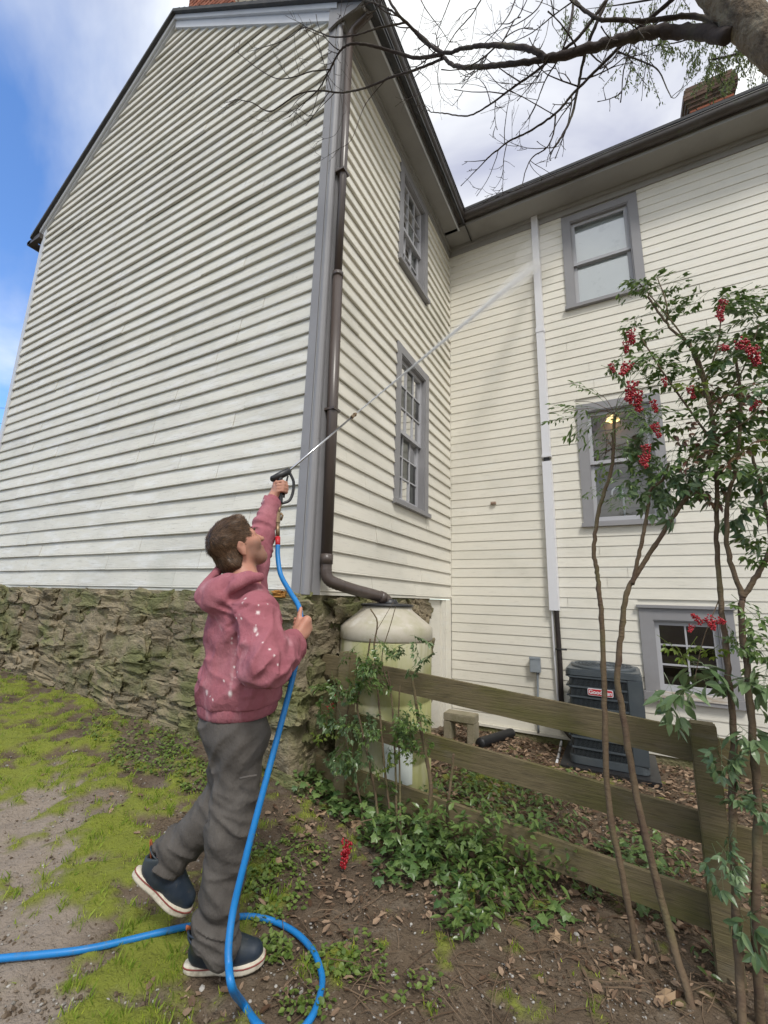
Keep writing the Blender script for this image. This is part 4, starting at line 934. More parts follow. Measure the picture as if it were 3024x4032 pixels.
nv = len(hme.vertices); HV = np.empty(nv*3, np.float32); hme.vertices.foreach_get('co', HV); HV = HV.reshape(-1, 3); HN = np.empty(nv*3, np.float32); hme.vertices.foreach_get('normal', HN); HN = HN.reshape(-1, 3)
sel = rng.choice(nv, 15000); P0 = HV[sel]; N0 = HN[sel]; outd = ((P0-HC)*N0).sum(1) > .03; P0 = P0[outd]; N0 = N0[outd]
rad = P0-CROWN; rd = np.linalg.norm(rad, axis=1, keepdims=True); rad = rad-(rad*N0).sum(1, keepdims=True)*N0; rad /= np.maximum(np.linalg.norm(rad, axis=1, keepdims=True), 1e-5)
sw_ = np.cross(N0, rad); tdir = rad+sw_*(.35*np.sin(P0[:, :1]*40+P0[:, 2:]*60))+rng.normal(0, .12, P0.shape); tdir -= (tdir*N0).sum(1, keepdims=True)*N0*.8; tdir /= np.linalg.norm(tdir, axis=1, keepdims=True)
ln = rng.uniform(.012, .032, (len(P0), 1))*np.clip(rd/.05, .5, 1); wd = np.cross(tdir, N0)*.0008
V = np.stack([P0-wd+N0*.0005, P0+wd+N0*.0005, P0+tdir*ln*.55+wd*.7+N0*.0026, P0+tdir*ln*.55-wd*.7+N0*.0026, P0+tdir*ln+N0*.0012], 1).reshape(-1, 3); nb = np.arange(len(P0))[:, None]*5
Fa = np.concatenate([nb+np.array([[0, 1, 2]]), nb+np.array([[0, 2, 3]]), nb+np.array([[3, 2, 4]])])
link('strands', fastmesh('strands', V, Fa), 'hair', hair, kind='stuff')
eb2 = MB()
for sy in (1, -1): eb2.tube([H(.100, sy*.012, .034), H(.099, sy*.028, .040), H(.086, sy*.045, .034)], [.004, .005, .002], 6)
eb2.build('eyebrow', 'hairbase', person, True)

# ---- trousers
tv = Vol(np.minimum.reduce([J[k] for k in ('hipc', 'Rank', 'Lank', 'Lknee', 'Rhip')])-.2, np.maximum.reduce([J[k] for k in ('hipc', 'Rank', 'Lank', 'Lhip', 'Rhip')])+.2, .0066)
tv.cap(J['hipc']+Z3*.08, J['hipc']-Z3*.02, .125, .132, .03, flat=(FW, .86))
tv.cap(J['hipc']-FW*.012, J['Rhip']-FW*.012+Z3*.02, .10, .092, .05).cap(J['hipc']-FW*.012, J['Lhip']-FW*.012+Z3*.02, .10, .088, .05)
tv.cap(J['Rhip'], J['Rknee'], .090, .076, .05).cap(J['Rknee'], J['Rank']+Z3*.06, .075, .066, .04).cap(J['Rank']+Z3*.07, J['Rank']-Z3*.015+A3*.018, .069, .066, .03)
tv.cap(J['Lhip'], J['Lknee'], .090, .074, .05); la = J['Lank']-J['Lknee']; la /= np.linalg.norm(la)
tv.cap(J['Lknee'], J['Lank']-la*.05, .074, .072, .04)
tv.half(J['Lank']-la*.028, la)
def ridge(X, ax, fa, fc, seed):
    """creases running across the axis ax: sharp valleys, soft crests"""
    ax = np.array(ax, float); ax = ax/np.linalg.norm(ax); Y = X*fc+(X@ax)[:, None]*ax*(fa-fc)+(vnoise(X, 7, seed+50)-.5)[:, None]*1.2; n = vnoise(Y, 1, seed); return .55-np.abs(2*n-1)**.75
def tfold(X):
    d = np.zeros(len(X))
    for i, (jn, amp, w, ax, fa, fc) in enumerate((('Rknee', .016, .16, (.45, .2, 1.0), 26, 7), ('Rank', .020, .20, (.35, .25, 1.0), 24, 7), ('Lknee', .016, .15, (.8, .2, .9), 26, 7), ('Lank', .018, .15, la, 26, 8), ('Rhip', .013, .20, (.9, .4, -.75), 20, 5))):
        d -= amp*np.exp(-((X-J[jn])**2).sum(1)/w**2)*ridge(X, ax, fa, fc, 10+i)*2.1
    return d-.020*ridge(X, (.55, .3, .45), 13, 4.5, 31)+.006*(fbm(X, 14, 3, 4)-.5)
tv.disp(tfold, .035); tv.half(J['hipc']+Z3*.052, Z3)
tme = tv.mesh('trousers'); relax(tme, 1, .4); tro = link('trousers', tme, 'denim', person, True)
# cargo pocket flap and seams
def seam(pts, name, r=.0022, m='denim'): MB().tube(smooth_path(pts, 5), r, 6).build(name, m, tro, True)
seam([pm(518, 1682, -.185), pm(535, 1678, -.195), pm(555, 1675, -.19)], 'pocket_welt', .0045)


# ---- hoodie
HB = J['hipc']+Z3*.098
hv2 = Vol(np.minimum.reduce([J[k] for k in ('hipc', 'Rsh', 'Relb', 'Lsh', 'neck')])-np.array([.3, .3, .2]), np.maximum.reduce([J[k] for k in ('Rwr', 'Lwr', 'Lsh', 'Rsh', 'neck')])+np.array([.2, .2, .1]), .0064)
hv2.cap(HB+Z3*.01+FW*.012, J['waist']+FW*.018, .176, .172, .05, flat=(FW, .76)).cap(J['waist']+FW*.012, J['chest'], .174, .162, .06, flat=(FW, .80)).cap(J['chest'], J['neck']-Z3*.07, .162, .105, .06, flat=(FW, .85))
hv2.cap(J['waist']-FW*.01, HB+FW*.008+Z3*.02, .158, .172, .05, flat=(FW, .84))
hv2.cap(J['chest']+Z3*.07, J['Rsh'], .11, .088, .06).cap(J['chest']+Z3*.07, J['Lsh'], .11, .086, .06)
hv2.cap(J['Rsh'], J['Relb'], .088, .076, .010).cap(J['Relb'], J['Rwr'], .076, .050, .010)
hv2.cap(J['Lsh'], J['Lelb'], .090, .066, .04).cap(J['Lelb'], J['Lwr'], .068, .044, .03)
ra_ = (J['Rwr']-J['Relb']); ra_ /= np.linalg.norm(ra_); laa = (J['Lwr']-J['Lelb']); laa /= np.linalg.norm(laa)
# hood bunched behind the neck, and collar
NK = J['neck']
hv2.cap(NK-FW*.10+LF*.05-Z3*.035, NK-FW*.13-LF*.045-Z3*.06, .062, .066, .05)
col_pts = [NK+FW*(.082*math.cos(t)-.010)+LF*.088*math.sin(t)+Z3*(-.038+.052*(-math.cos(t))*.5+.01) for t in np.linspace(0, 2*math.pi, 17)]
for p, q_ in zip(col_pts[:-1], col_pts[1:]): hv2.cap(p, q_, .026, .026, .018)
rims = [[pm(476, 1226, .03), pm(460, 1247, .0), pm(443, 1266, -.02), pm(430, 1286, -.045), pm(440, 1301, -.08), pm(456, 1307, -.115), pm(480, 1291, -.150), pm(506, 1267, -.165), pm(533, 1251, -.150), pm(562, 1246, -.11)],
        [pm(470, 1262, -.10), pm(490, 1262, -.125), pm(512, 1249, -.14), pm(540, 1240, -.12)]]
hv2.cap(pm(452, 1285, -.05), pm(490, 1270, -.09), .050, .060, .03)
for rm, rr_ in zip(rims, (.0175, .012)):
    rm = smooth_path(rm, 4)
    for p, q_ in zip(rm[:-1], rm[1:]): hv2.cap(p, q_, rr_, rr_, .007)
# hollow of the hood and neck opening
hv2.ell(NK-FW*.088-Z3*.000+LF*.0, (.060, .068, .048), np.array([FW, LF, Z3]), 0, 'sub')
hv2.cap(NK-Z3*.0, H(-.018, 0, -.06), .062, .066, 0, 'sub')
hv2_cut = [(J['Rwr']-ra_*.006, ra_), (J['Lwr']-laa*.012, laa)]
for cp, cn in hv2_cut:                                # trim sleeves at the cuffs, locally
    L = hv2._loc(cp-.09, cp+.09, 0); sl, X = L; d = ((X-cp)@cn); near = np.linalg.norm(X-cp, axis=-1) < .085
    hv2.a[sl] = np.where(near, np.maximum(hv2.a[sl], d), hv2.a[sl])
def hfold(X):
    d = np.zeros(len(X)); sl_ = J['Relb']-J['Rsh']; sl2 = J['Lelb']-J['Lsh']
    for i, (jn, amp, w, ax, fa, fc) in enumerate((('Relb', .020, .15, ra_*.6+sl_/np.linalg.norm(sl_)*.5, 26, 8), ('Rwr', .016, .12, ra_, 38, 9), ('Lelb', .016, .14, laa, 26, 8), ('Lwr', .010, .10, laa, 34, 9), ('Rsh', .013, .17, (.5, .4, .9), 17, 5))):
        d -= amp*np.exp(-((X-J[jn])**2).sum(1)/w**2)*ridge(X, ax, fa, fc, 60+i)*2.1
    g = np.exp(-((X[:, 2]-HB[2]-.09)/.10)**2); d -= .022*g*ridge(X, (.25, .2, 1.0), 20, 6, 71)
    d -= .024*np.exp(-((X[:, 2]-J['waist'][2]-.08)/.25)**2)*ridge(X, LF+.45*Z3, 13, 4, 72)     # drag folds from the raised arm to the hip
    ax_ = sl_/np.linalg.norm(sl_); q_ = X-J['Rsh']-ax_*.012; d += .007*np.exp(-((q_@ax_)/.006)**2)*(np.linalg.norm(q_, axis=1) < .125)          # armhole seam
    return d+.008*(fbm(X, 11, 3, 6)-.5)
hv2.disp(hfold, .035); hv2.half(HB-Z3*.010, -Z3+FW*.10)
hme2 = hv2.mesh('hoodie'); PV = relax(hme2, 1, .4)
# paint spots (real marks on the cloth)
spots = [(557, 1318, .010), (525, 1287, .008), (520, 1295, .006), (545, 1357, .011), (551, 1365, .007), (566, 1380, .005), (498, 1385, .005), (496, 1395, .006), (490, 1500, .013), (500, 1440, .005), (505, 1450, .004), (440, 1500, .012), (453, 1512, .004), (560, 1300, .005), (580, 1297, .004), (548, 1345, .005), (583, 1395, .005), (598, 1420, .004), (505, 1330, .004), (515, 1340, .004), (606, 1432, .005), (478, 1472, .004)]
pv = np.zeros(len(PV))
pxs = []
d_ = PV-CAM; dz = d_@AX_F; sx_ = PPX+FPX*(d_@AX_R)/dz; sy_ = PPY-FPX*(d_@AX_U)/dz; dist = np.linalg.norm(d_, axis=1)
for x, y, r_ in spots:                                # find the cloth point the mark sits on, then colour round it in 3-D
    near = np.hypot(sx_-x*KD, sy_-y*KD); c = np.where(near < 14)[0]
    if len(c) == 0: continue
    c = c[np.argmin(dist[c])]; r_ *= .58
    pv = np.maximum(pv, np.clip(1.6-np.linalg.norm((PV-PV[c])*np.array([1, 1, .75]), axis=1)/r_*1.1, 0, 1)*np.clip(.5+vnoise(PV, 120, 3), 0, 1))
for (xa, ya, xb, yb) in ((510, 1330, 488, 1510), (497, 1385, 493, 1470), (455, 1330, 470, 1360)):
    for t in np.linspace(0, 1, 26):
        near = np.hypot(sx_-(xa+(xb-xa)*t)*KD, sy_-(ya+(yb-ya)*t)*KD); c = np.where(near < 16)[0]
        if len(c) == 0: continue
        c = c[np.argmin(dist[c])]; pv = np.maximum(pv, .22*np.clip(1.4-np.linalg.norm(PV-PV[c], axis=1)/.0055, 0, 1)*np.clip((vnoise(PV, 26, 8)-.35)*2.2, 0, 1))
setattrib(hme2, 'paint', pv)
hood = link('hoodie', hme2, 'hoodie', person, True)
hb = MB(); nr_ = 180; hbv = []
for z_, k_ in ((.020, .985), (.016, 1.01), (.0, 1.02), (-.022, 1.01), (-.038, .985), (-.042, .95), (-.020, .93)):
    for i in range(nr_):
        t = 2*math.pi*i/nr_; rb_ = 1+.006*math.sin(i*math.pi/2*1.0)+.02*mnoise.noise((math.cos(t)*2, math.sin(t)*2, z_*9)); hbv.append(HB+FW*(.016+.152*k_*rb_*math.cos(t))+LF*.187*k_*rb_*math.sin(t)+Z3*(z_-.012+.014*math.cos(t)))
hb.add(hbv, [(a*nr_+i, a*nr_+(i+1) % nr_, (a+1)*nr_+(i+1) % nr_, (a+1)*nr_+i) for a in range(6) for i in range(nr_)]); hb.build('hem_band', 'hoodie', hood, True)
# cuffs, hem, seams
def cuff(c, ax, r0, r1, L_, name):
    ax = ax/np.linalg.norm(ax); pts = [c-ax*L_*(1-t) for t in np.linspace(0, 1, 7)]; MB().tube(pts, [r0*.96, r0*1.04, r0*1.04, r0*1.03, r0*1.0, r1*1.02, r1*.9], 22).build(name, 'hoodie', hood, True)
cuff(J['Rwr']+ra_*.014, ra_, .0435, .040, .062, 'cuff'); cuff(J['Lwr']+laa*.004, laa, .041, .037, .062, 'cuff')
MB().tube(smooth_path([pm(566, 1318, -.245)-D3*0, pm(580, 1345, -.24), pm(582, 1375, -.235)], 5), .003, 6)
for sm in ([pm(572, 1300, -.20), pm(548, 1318, -.235), pm(530, 1345, -.25), pm(522, 1380, -.25)],):
    pass


# ---- boots
def boot(heel, toe, up, ank, name_label):
    heel = np.array(heel); toe = np.array(toe); f = toe-heel; L_ = np.linalg.norm(f); f /= L_; up = np.array(up, float); up -= (up@f)*f; up /= np.linalg.norm(up); s = np.cross(up, f)
    B = lambda x, y, z: heel+f*x*L_/.31+s*y+up*z
    mn = np.minimum(np.minimum(heel, toe), ank)-.13; mxx = np.maximum(np.maximum(heel, toe), ank)+.2; v = Vol(mn, mxx, .006)
    v.cap(B(.052, 0, .062), B(.10, 0, .060), .042, .046, .03).cap(B(.10, 0, .060), B(.20, .004, .050), .046, .045, .03).cap(B(.20, .004, .048), B(.258, .004, .044), .047, .041, .03)
    v.cap(B(.16, 0, .082), B(.08, 0, .118), .038, .046, .03)
    top = np.array(ank); v.cap(B(.068, 0, .085), top, .047, .053, .03)
    ax_ = top-B(.068, 0, .085); ax_ /= np.linalg.norm(ax_); v.half(top, ax_); v.cap(top+ax_*.03, top-ax_*.05, .045, .040, 0, 'sub'); v.half(B(0, 0, .026), -up)
    v.disp(lambda X: .004*(fbm(X, 22, 3, 3)-.5)+.0022*np.exp(-((X-B(.115, 0, .10))**2).sum(1)/.05**2)*np.sin(X@ax_*180), .006)
    me = v.mesh('boot'); relax(me, 1, .4); bo = link('boot', me, 'boot', person, True, label=name_label)
    # sole: outline slab
    outl = []
    for t in np.linspace(0, 2*math.pi, 36, endpoint=False):
        x = .152-.158*math.cos(t); w = .040+.016*np.clip((x-.12)/.10, 0, 1)-.004*np.exp(-((x-.12)/.05)**2); y = w*np.sign(math.sin(t))*abs(math.sin(t))**.62; outl.append((x, y))
    b = MB(); n = len(outl); rings = [(0, .97), (.006, 1.0), (.026, 1.0), (.030, .98)]
    rock = lambda x: .012*max(0, (x-.22)/.09)**2
    vs = [B(.152+(x-.152)*k, y*k, z+rock(x)) for z, k in rings for x, y in outl]; b.add(vs, [(i*n+j, i*n+(j+1) % n, (i+1)*n+(j+1) % n, (i+1)*n+j) for i in range(3) for j in range(n)]+[tuple(reversed(range(n))), tuple(3*n+j for j in range(n))])
    b.build('sole', 'sole', bo, True)
    b = MB(); b.tube([B(.152+(x-.152)*1.004, y*1.01, .0225+rock(x)) for x, y in outl+outl[:1]], .0026, 6, False); b.build('sole_stripe', 'welt', bo, True)
    b = MB(); b.tube(smooth_path([top-f*.048-ax_*.05, top-f*.056+ax_*.0, top-f*.054+ax_*.018, top-f*.046+ax_*.002, top-f*.047-ax_*.03], 4), .007, 8, sx=.4); b.build('pull_tab', 'tab', bo, True)
    b = MB(); b.tube([top+(-f*math.cos(t)+s*math.sin(t))*.049 for t in np.linspace(0, 2*math.pi, 25)], .004, 6, False); b.build('top_binding', 'boot', bo, True)
    return bo
hR = groundD(398, 2106); tR = groundD(560, 2092); fz0 = max(hR[2], tR[2], gz(*pm(480, 2110, 0)[:2]))+.012
hR[2] = fz0; tR[2] = fz0; dR = tR-hR; tR = hR+dR/np.linalg.norm(dR)*.302
print('foot len', np.linalg.norm(dR))
boot(hR, tR, Z3, pm(437, 2005, -.03), 'planted right boot, navy rubber with a white sole')
hLp, tLp = pm(287, 1888, .17), pm(386, 1968, .15); dL = tLp-hLp; print('Lfoot', np.linalg.norm(dL)); tLp = hLp+dL/np.linalg.norm(dL)*.28
boot(hLp, tLp, A3*.72+Z3*.7-D3*.06, pm(347, 1842, .165), 'lifted left boot swinging back with its white sole showing')

# ================================================================== LANCE, HOSE, SPRAY
gun = empty('spray_lance', V3(GBOT), 'black trigger gun with a long steel lance held up in the raised hand', 'spray lance')
TGT = on(1, LY-.03, 1165*KD, 565*KD)
g0 = pm(588, 1036, .33); g1 = pm(626, 1016, .35)
# lance tip: on the ray of its picture point, 0.78 m from the gun
r_ = ray(766*KD, 896*KD); best = min(np.arange(1.6, 4.5, .005), key=lambda t: abs(np.linalg.norm(CAM+r_*t-g1)-.80)+ (0 if (CAM+r_*t-g1)@D3 > .1 else 9)); TIP = CAM+r_*best; ld = (TIP-g1)/np.linalg.norm(TIP-g1)
print('lance', g1, TIP, 'dir', ld, 'aim', (TGT-TIP)/np.linalg.norm(TGT-TIP))
MB().tube([g0-ld*.004, g0, g0+(g1-g0)*.5, g1-ld*.01, g1], [.012, .019, .0205, .020, .012], 14).build('gun_body', 'black', gun, True)
MB().tube(smooth_path([g0+(g1-g0)*.45, HL_+gax*.02, HL_-gax*.02, GBOT], 5), [.016, .0155, .0150, .0145, .0140, .0140, .0138, .0135, .0132, .013, .013, .013, .0128, .0125, .012, .012], 12).build('grip', 'black', gun, True)
tg = [pm(626, 1022, 0.340), pm(634, 1040, 0.340), pm(633, 1062, 0.340), pm(626, 1080, 0.335), pm(614, 1086, 0.330), GBOT]
MB().tube(smooth_path(tg, 6), .0058, 8, sx=1.4).build('trigger_guard', 'black', gun, True)
MB().tube(smooth_path([pm(622, 1028, 0.340), pm(618, 1045, 0.340), pm(613, 1075, 0.335)], 5), .005, 8).build('trigger', 'black', gun, True)
MB().tube([g1-ld*.01, TIP], [.0065, .0065], 10).build('lance_tube', 'steel', gun, True)
for a_, b_, rr in ((-.045, -.030, .013), (-.028, -.006, .010), (-.004, .008, .014), (.008, .026, .007)):
    MB().tube([TIP+ld*a_, TIP+ld*b_], rr, 6).build('nozzle_fitting', 'brass', gun)
fx = [GBOT, pm(602, 1108, .30), pm(600, 1130, .28), pm(600, 1160, .26), pm(600, 1182, .245)]
MB().tube([fx[0], fx[1]], [.0085, .0085], 10).build('swivel', 'brass', gun, True)
MB().tube([fx[1], fx[2]], [.0125, .0125], 8).build('coupler', 'brass', gun); MB().tube([fx[2], fx[2]+(fx[3]-fx[2])*.9], [.010, .0115], 10).build('coupler', 'brass', gun, True)
MB().tube([fx[1]+A3*.010, fx[1]+A3*.022-Z3*.012, fx[1]+A3*.014-Z3*.04], .006, 8).build('latch', 'brass', gun, True)
MB().tube([fx[3], fx[4]], [.0135, .0125], 12).build('red_sleeve', 'red', gun, True)
hose = empty('blue_hose', V3(HR), 'bright blue pressure hose hanging from the lance through the hand and looping on the ground', 'hose')
hang = [fx[4]+Z3*.01, pm(600, 1200, .23), pm(606, 1240, .19), pm(625, 1276, .11), pm(646, 1312, .03), HR, pm(645, 1400, -.045), pm(633, 1460, -.07), pm(608, 1560, -.12), pm(576, 1680, -.17), pm(547, 1790, -.20), pm(524, 1880, -.22), pm(505, 1960, -.235)]
hang += [pm(495, 2030, -.27), pm(494, 2080, -.30), pm(502, 2135, -.34), groundD(524, 2185, .023), groundD(560, 2235, .023), groundD(620, 2265, .023), groundD(672, 2215, .023), groundD(694, 2150, .023), groundD(692, 2110, .023), groundD(675, 2068, .023), groundD(640, 2030, .023), groundD(595, 2005, .023), groundD(545, 1993, .023), groundD(495, 1996, .023), groundD(430, 2010, .023), groundD(370, 2022, .023), groundD(280, 2044, .023), groundD(180, 2066, .023), groundD(80, 2078, .023), groundD(-20, 2088, .023), groundD(-160, 2110, .023), groundD(-330, 2150, .023)]
for i in range(13, 17):                               # make the drop from the hand to the ground an even line
    pass
hpts = smooth_path(hang, 8)
MB().tube(hpts, .0122, 12).build('hose_tube', 'hose', hose, True)
# water jet: thin bright core in a widening veil of drops
jet = empty('water_jet', V3(TIP), 'white jet of water from the lance tip to the wing wall', 'water')
def jetvol(name, c, dens):
    m = bpy.data.materials.new(name); m.use_nodes = True; t = m.node_tree; t.nodes.remove(t.nodes['Principled BSDF'])
    v = t.nodes.new('ShaderNodeVolumePrincipled'); v.inputs['Color'].default_value = (*c, 1); v.inputs['Density'].default_value = dens; v.inputs['Anisotropy'].default_value = .2; t.links.new(v.outputs[0], t.nodes['Material Output'].inputs['Volume']); return m
T0 = TIP+ld*.024
jp = lambda t: T0+(TGT-T0)*t
for nm, t0_, t1_, r0_, r1_, dn_ in (('jet_root', 0, .38, .0048, .012, 320), ('core', .08, .75, .007, .020, 110), ('inner_spray', .18, .95, .010, .030, 26), ('outer_spray', .22, 1.0, .018, .060, 5.5), ('veil', .28, 1.02, .032, .14, 1.3)):
    MB().tube([jp(t) for t in np.linspace(t0_, t1_, 24)], [(r0_+(r1_-r0_)*k/23)*math.sqrt(max(.0004, 1-max(0, (k/23-.62)/.38)**2)) for k in range(24)], 14).build(nm, jetvol('jet_'+nm, (1, 1, 1), dn_), jet, True)
bm_ = bmesh.new(); bmesh.ops.create_icosphere(bm_, subdivisions=3, radius=1); me_ = bpy.data.meshes.new('splash_mist'); bm_.to_mesh(me_); bm_.free()
me_.transform(Matrix.Translation(V3(TGT)-Vector((0, .16, 0)))@Matrix.Diagonal((.34, .14, .30, 1))); link('splash_mist', me_, jetvol('jet_splash', (1, 1, 1), 1.1), jet, True)
dr = MB(); octa = [(1, 0, 0), (-1, 0, 0), (0, 1, 0), (0, -1, 0), (0, 0, 1), (0, 0, -1)]; of = [(0, 2, 4), (2, 1, 4), (1, 3, 4), (3, 0, 4), (2, 0, 5), (1, 2, 5), (3, 1, 5), (0, 3, 5)]
for i in range(4500):
    t = random.random()**.7; w = .006+.12*t; c = jp(t)+rng.normal(0, w*.45, 3); r0 = random.uniform(.0007, .0022)
    dr.add([c+np.array(o)*r0 for o in octa], of)
dr.build('droplets', mat('water_drop', (.85, .88, .9), .1, spec=.8), jet, True, kind='stuff')

# ================================================================== VEGETATION
def leaf_geo(L_, W, droop=.12, fold=.25):
    xs_ = [0, .22, .5, .78, 1.0]; ws = [0, .42, .5, .27, 0]; v = []; f = []
    for x, w in zip(xs_, ws): v.append((x*L_, 0, -droop*L_*x*x))
    for x, w in zip(xs_[1:4], ws[1:4]):
        v.append((x*L_, w*W, -droop*L_*x*x+fold*w*W)); v.append((x*L_, -w*W, -droop*L_*x*x+fold*w*W))
    l = lambda i: 5+2*(i-1); r_ = lambda i: 6+2*(i-1)
    f = [(0, 1, l(1)), (0, r_(1), 1), (1, 2, l(2), l(1)), (1, r_(1), r_(2), 2), (2, 3, l(3), l(2)), (2, r_(2), r_(3), 3), (3, 4, l(3)), (3, r_(3), 4)]
    return np.array(v), f
def place(v, R3, t): return v@np.array(R3).T+np.array(t)
def frame(d, roll=0.0):
    d = np.array(d, float); d /= np.linalg.norm(d); s = np.cross((0, 0, 1.), d); s = s/np.linalg.norm(s) if np.linalg.norm(s) > 1e-4 else np.array([0, 1., 0]); u = np.cross(d, s)
    s2 = s*math.cos(roll)+u*math.sin(roll); u2 = -s*math.sin(roll)+u*math.cos(roll); return np.stack([d, s2, u2], 1)
def spray_mesh(name, m, Lr=.20, pairs=4, leaf=(.045, .018), seed=0, sub=3):
    """one compound leaf: rachis along +X with leaflets in threes and fives"""
    rs = random.Random(seed); b = MB(); pts = [(Lr*t, .01*math.sin(t*4+seed), -.22*Lr*t*t) for t in np.linspace(0, 1, 6)]
    b.tube(pts, [.0016, .0014, .0012, .001, .0008, .0006], 4, False)
    def leaflet(p, d, L_): v, f = leaf_geo(L_, leaf[1]*L_/leaf[0]*rs.uniform(.85, 1.15), rs.uniform(.05, .3), rs.uniform(.1, .5)); b.add(place(v, frame(d, rs.uniform(-.6, .6)), p), f)
    for i in range(pairs+1):
        t = .28+.72*i/pairs; p = np.array([Lr*t, .01*math.sin(t*4+seed), -.22*Lr*t*t])
        if i == pairs:
            for a in (-.7, 0, .7): leaflet(p, (math.cos(a), math.sin(a), -.25+rs.uniform(-.2, .2)), leaf[0]*rs.uniform(.9, 1.25))
            continue
        for sgn in (-1, 1):
            Ls = Lr*.42*(1-.55*t)*rs.uniform(.8, 1.2); d = np.array([.65, sgn*.8, -.15+rs.uniform(-.3, .25)]); d /= np.linalg.norm(d); e = p+d*Ls; b.tube([p, e], [.0009, .0006], 3, False)
            for a in ((-.75, 0, .75) if sub == 3 else (-.6, .6)):
                dd = np.array([d[0]*math.cos(a)-d[1]*math.sin(a), d[0]*math.sin(a)+d[1]*math.cos(a), d[2]-.15+rs.uniform(-.25, .2)]); leaflet(e, dd, leaf[0]*rs.uniform(.75, 1.2))
            if Ls > .05:
                mpt = p+d*Ls*.5; leaflet(mpt, (d[0]*.3, sgn, -.2), leaf[0]*rs.uniform(.7, 1))
    me = b.mesh(name); me.materials.append(M[m]); return me
SPR = {'g': [spray_mesh('leaf_spray', 'nleaf', .22, 4, (.046, .019), i) for i in range(5)], 'b': [spray_mesh('leaf_spray', 'nleafb', .20, 3, (.058, .024), 10+i) for i in range(4)],
       'big': [spray_mesh('leaf_spray', 'nleafb', .22, 2, (.092, .036), 20+i, 2) for i in range(3)], 'y': [spray_mesh('leaf_spray', 'nleafy', .16, 3, (.040, .018), 30+i) for i in range(3)], 'r': [spray_mesh('leaf_spray', 'nleafr', .18, 3, (.040, .017), 50+i) for i in range(2)], 'thin': [spray_mesh('leaf_spray', 'nleaf', .26, 4, (.044, .0125), 40+i, 2) for i in range(4)]}
def berry_mesh(seed, n=85, L_=.10):
    rs = random.Random(seed); bm = bmesh.new()
    for i in range(n):
        t = rs.random(); a = rs.random()*6.28; w = .030*(1-.55*t)*rs.uniform(.35, 1); mt = Matrix.Translation((w*math.cos(a), w*math.sin(a), -L_*t)); bmesh.ops.create_icosphere(bm, subdivisions=2, radius=rs.uniform(.0048, .0062), matrix=mt)
    me = bpy.data.meshes.new('berry_cluster'); bm.to_mesh(me); bm.free(); me.materials.append(M['berry']); me.polygons.foreach_set('use_smooth', [True]*len(me.polygons)); return me
BER = [berry_mesh(i) for i in range(3)]
def inst(name, me, parent, loc, rot, sc):
    o = bpy.data.objects.new(name, me); col.objects.link(o); o.parent = parent; o.location = Vector(loc)-root_offset(parent); o.rotation_euler = rot; o.scale = (sc, sc, sc) if not hasattr(sc, '__len__') else sc; return o
def Pp(x, y, y0): return onD(1, y0, x, y)
def sprays(plant, x, y, rx, ry, n, y0, kind, sc=(.8, 1.2), pitch=(-.5, .6), dy=.16, az=None, stem=None):
    for _ in range(n):
        a = random.random()*6.283; q = math.sqrt(random.random()); p = Pp(x+rx*q*math.cos(a), y+ry*q*math.sin(a), y0+random.uniform(-dy, dy)); c = Pp(x, y, y0)
        if az is None: dirz = math.atan2(p[1]-c[1]+random.gauss(0, .1), p[0]-c[0]+random.gauss(0, .12))
        else: dirz = az+random.gauss(0, .5)
        inst('leaf_spray', random.choice(SPR[random.choice(kind) if isinstance(kind, (list, tuple)) else kind]), plant, p-np.array([math.cos(dirz), math.sin(dirz), 0])*.10, (random.gauss(0, .3), -random.uniform(*pitch), dirz), random.uniform(*sc))
def cane(plant, pts, r0, r1, knob=True):
    sp_ = smooth_path(pts, 8); n = len(sp_); rr = []
    for i in range(n):
        r_ = r0+(r1-r0)*i/(n-1); rr.append(r_*(1+(.13 if (i % 7 == 0 and knob) else 0)+random.uniform(-.04, .05)))
    sp_ = [p+rng.normal(0, r0*.10, 3) for p in sp_]
    return MB().tube(sp_, rr, 9).build('cane', 'cane', plant, True)
def G0(x, y): return groundD(x, y, -.03)
NN = lambda l, y0: [on(1, y0+(q[2] if len(q) > 2 else 0), q[0], q[1]) for q in l]

# ---- tall nandina leaning left (thin leaves)
yA = -.12
b0 = ground_at(2517, 3779, -.03); n1p = empty('nandina_shrub', V3(b0), 'tall bare-caned nandina with thin leaves spreading before the kitchen window', 'shrub', 'nandina shrubs by the fence')
cane(n1p, [b0]+NN([(2456, 3475), (2395, 3148), (2380, 2776), (2372, 2502), (2361, 2350)], yA)+[Pp(1289, 1230, yA), Pp(1283, 1185, yA), Pp(1296, 1095, yA), Pp(1322, 1005, yA), Pp(1326, 940, yA), Pp(1330, 890, yA)], .015, .008)
for (ex, ey) in ((1240, 868), (1215, 893), (1290, 850), (1380, 880), (1400, 905), (1345, 850), (1270, 905), (1330, 955), (1300, 915), (1375, 850)):
    c = Pp(1328, 893, yA); e = Pp(ex, ey, yA+random.uniform(-.15, .12)); mid = (c+e)/2+np.array([0, 0, .03]); MB().tube(smooth_path([c, mid, e], 4), .0016, 5).build('leaf_stalk', 'cane', n1p)
    inst('leaf_spray', random.choice(SPR['thin']), n1p, c+(e-c)*.35, (random.gauss(0, .4), math.asin(np.clip(-(e-c)[2]/np.linalg.norm(e-c), -.9, .9)), math.atan2(*(e-c)[1::-1])), random.uniform(.8, 1.15))
sprays(n1p, 1330, 890, 75, 30, 10, yA, 'thin', (.6, .9), (-.3, .3)); sprays(n1p, 1360, 1000, 50, 40, 7, yA, ['b', 'thin'], (.6, .9), (-.9, -.1)); sprays(n1p, 1310, 1050, 40, 20, 3, yA, 'thin', (.5, .7), (-.4, 0))
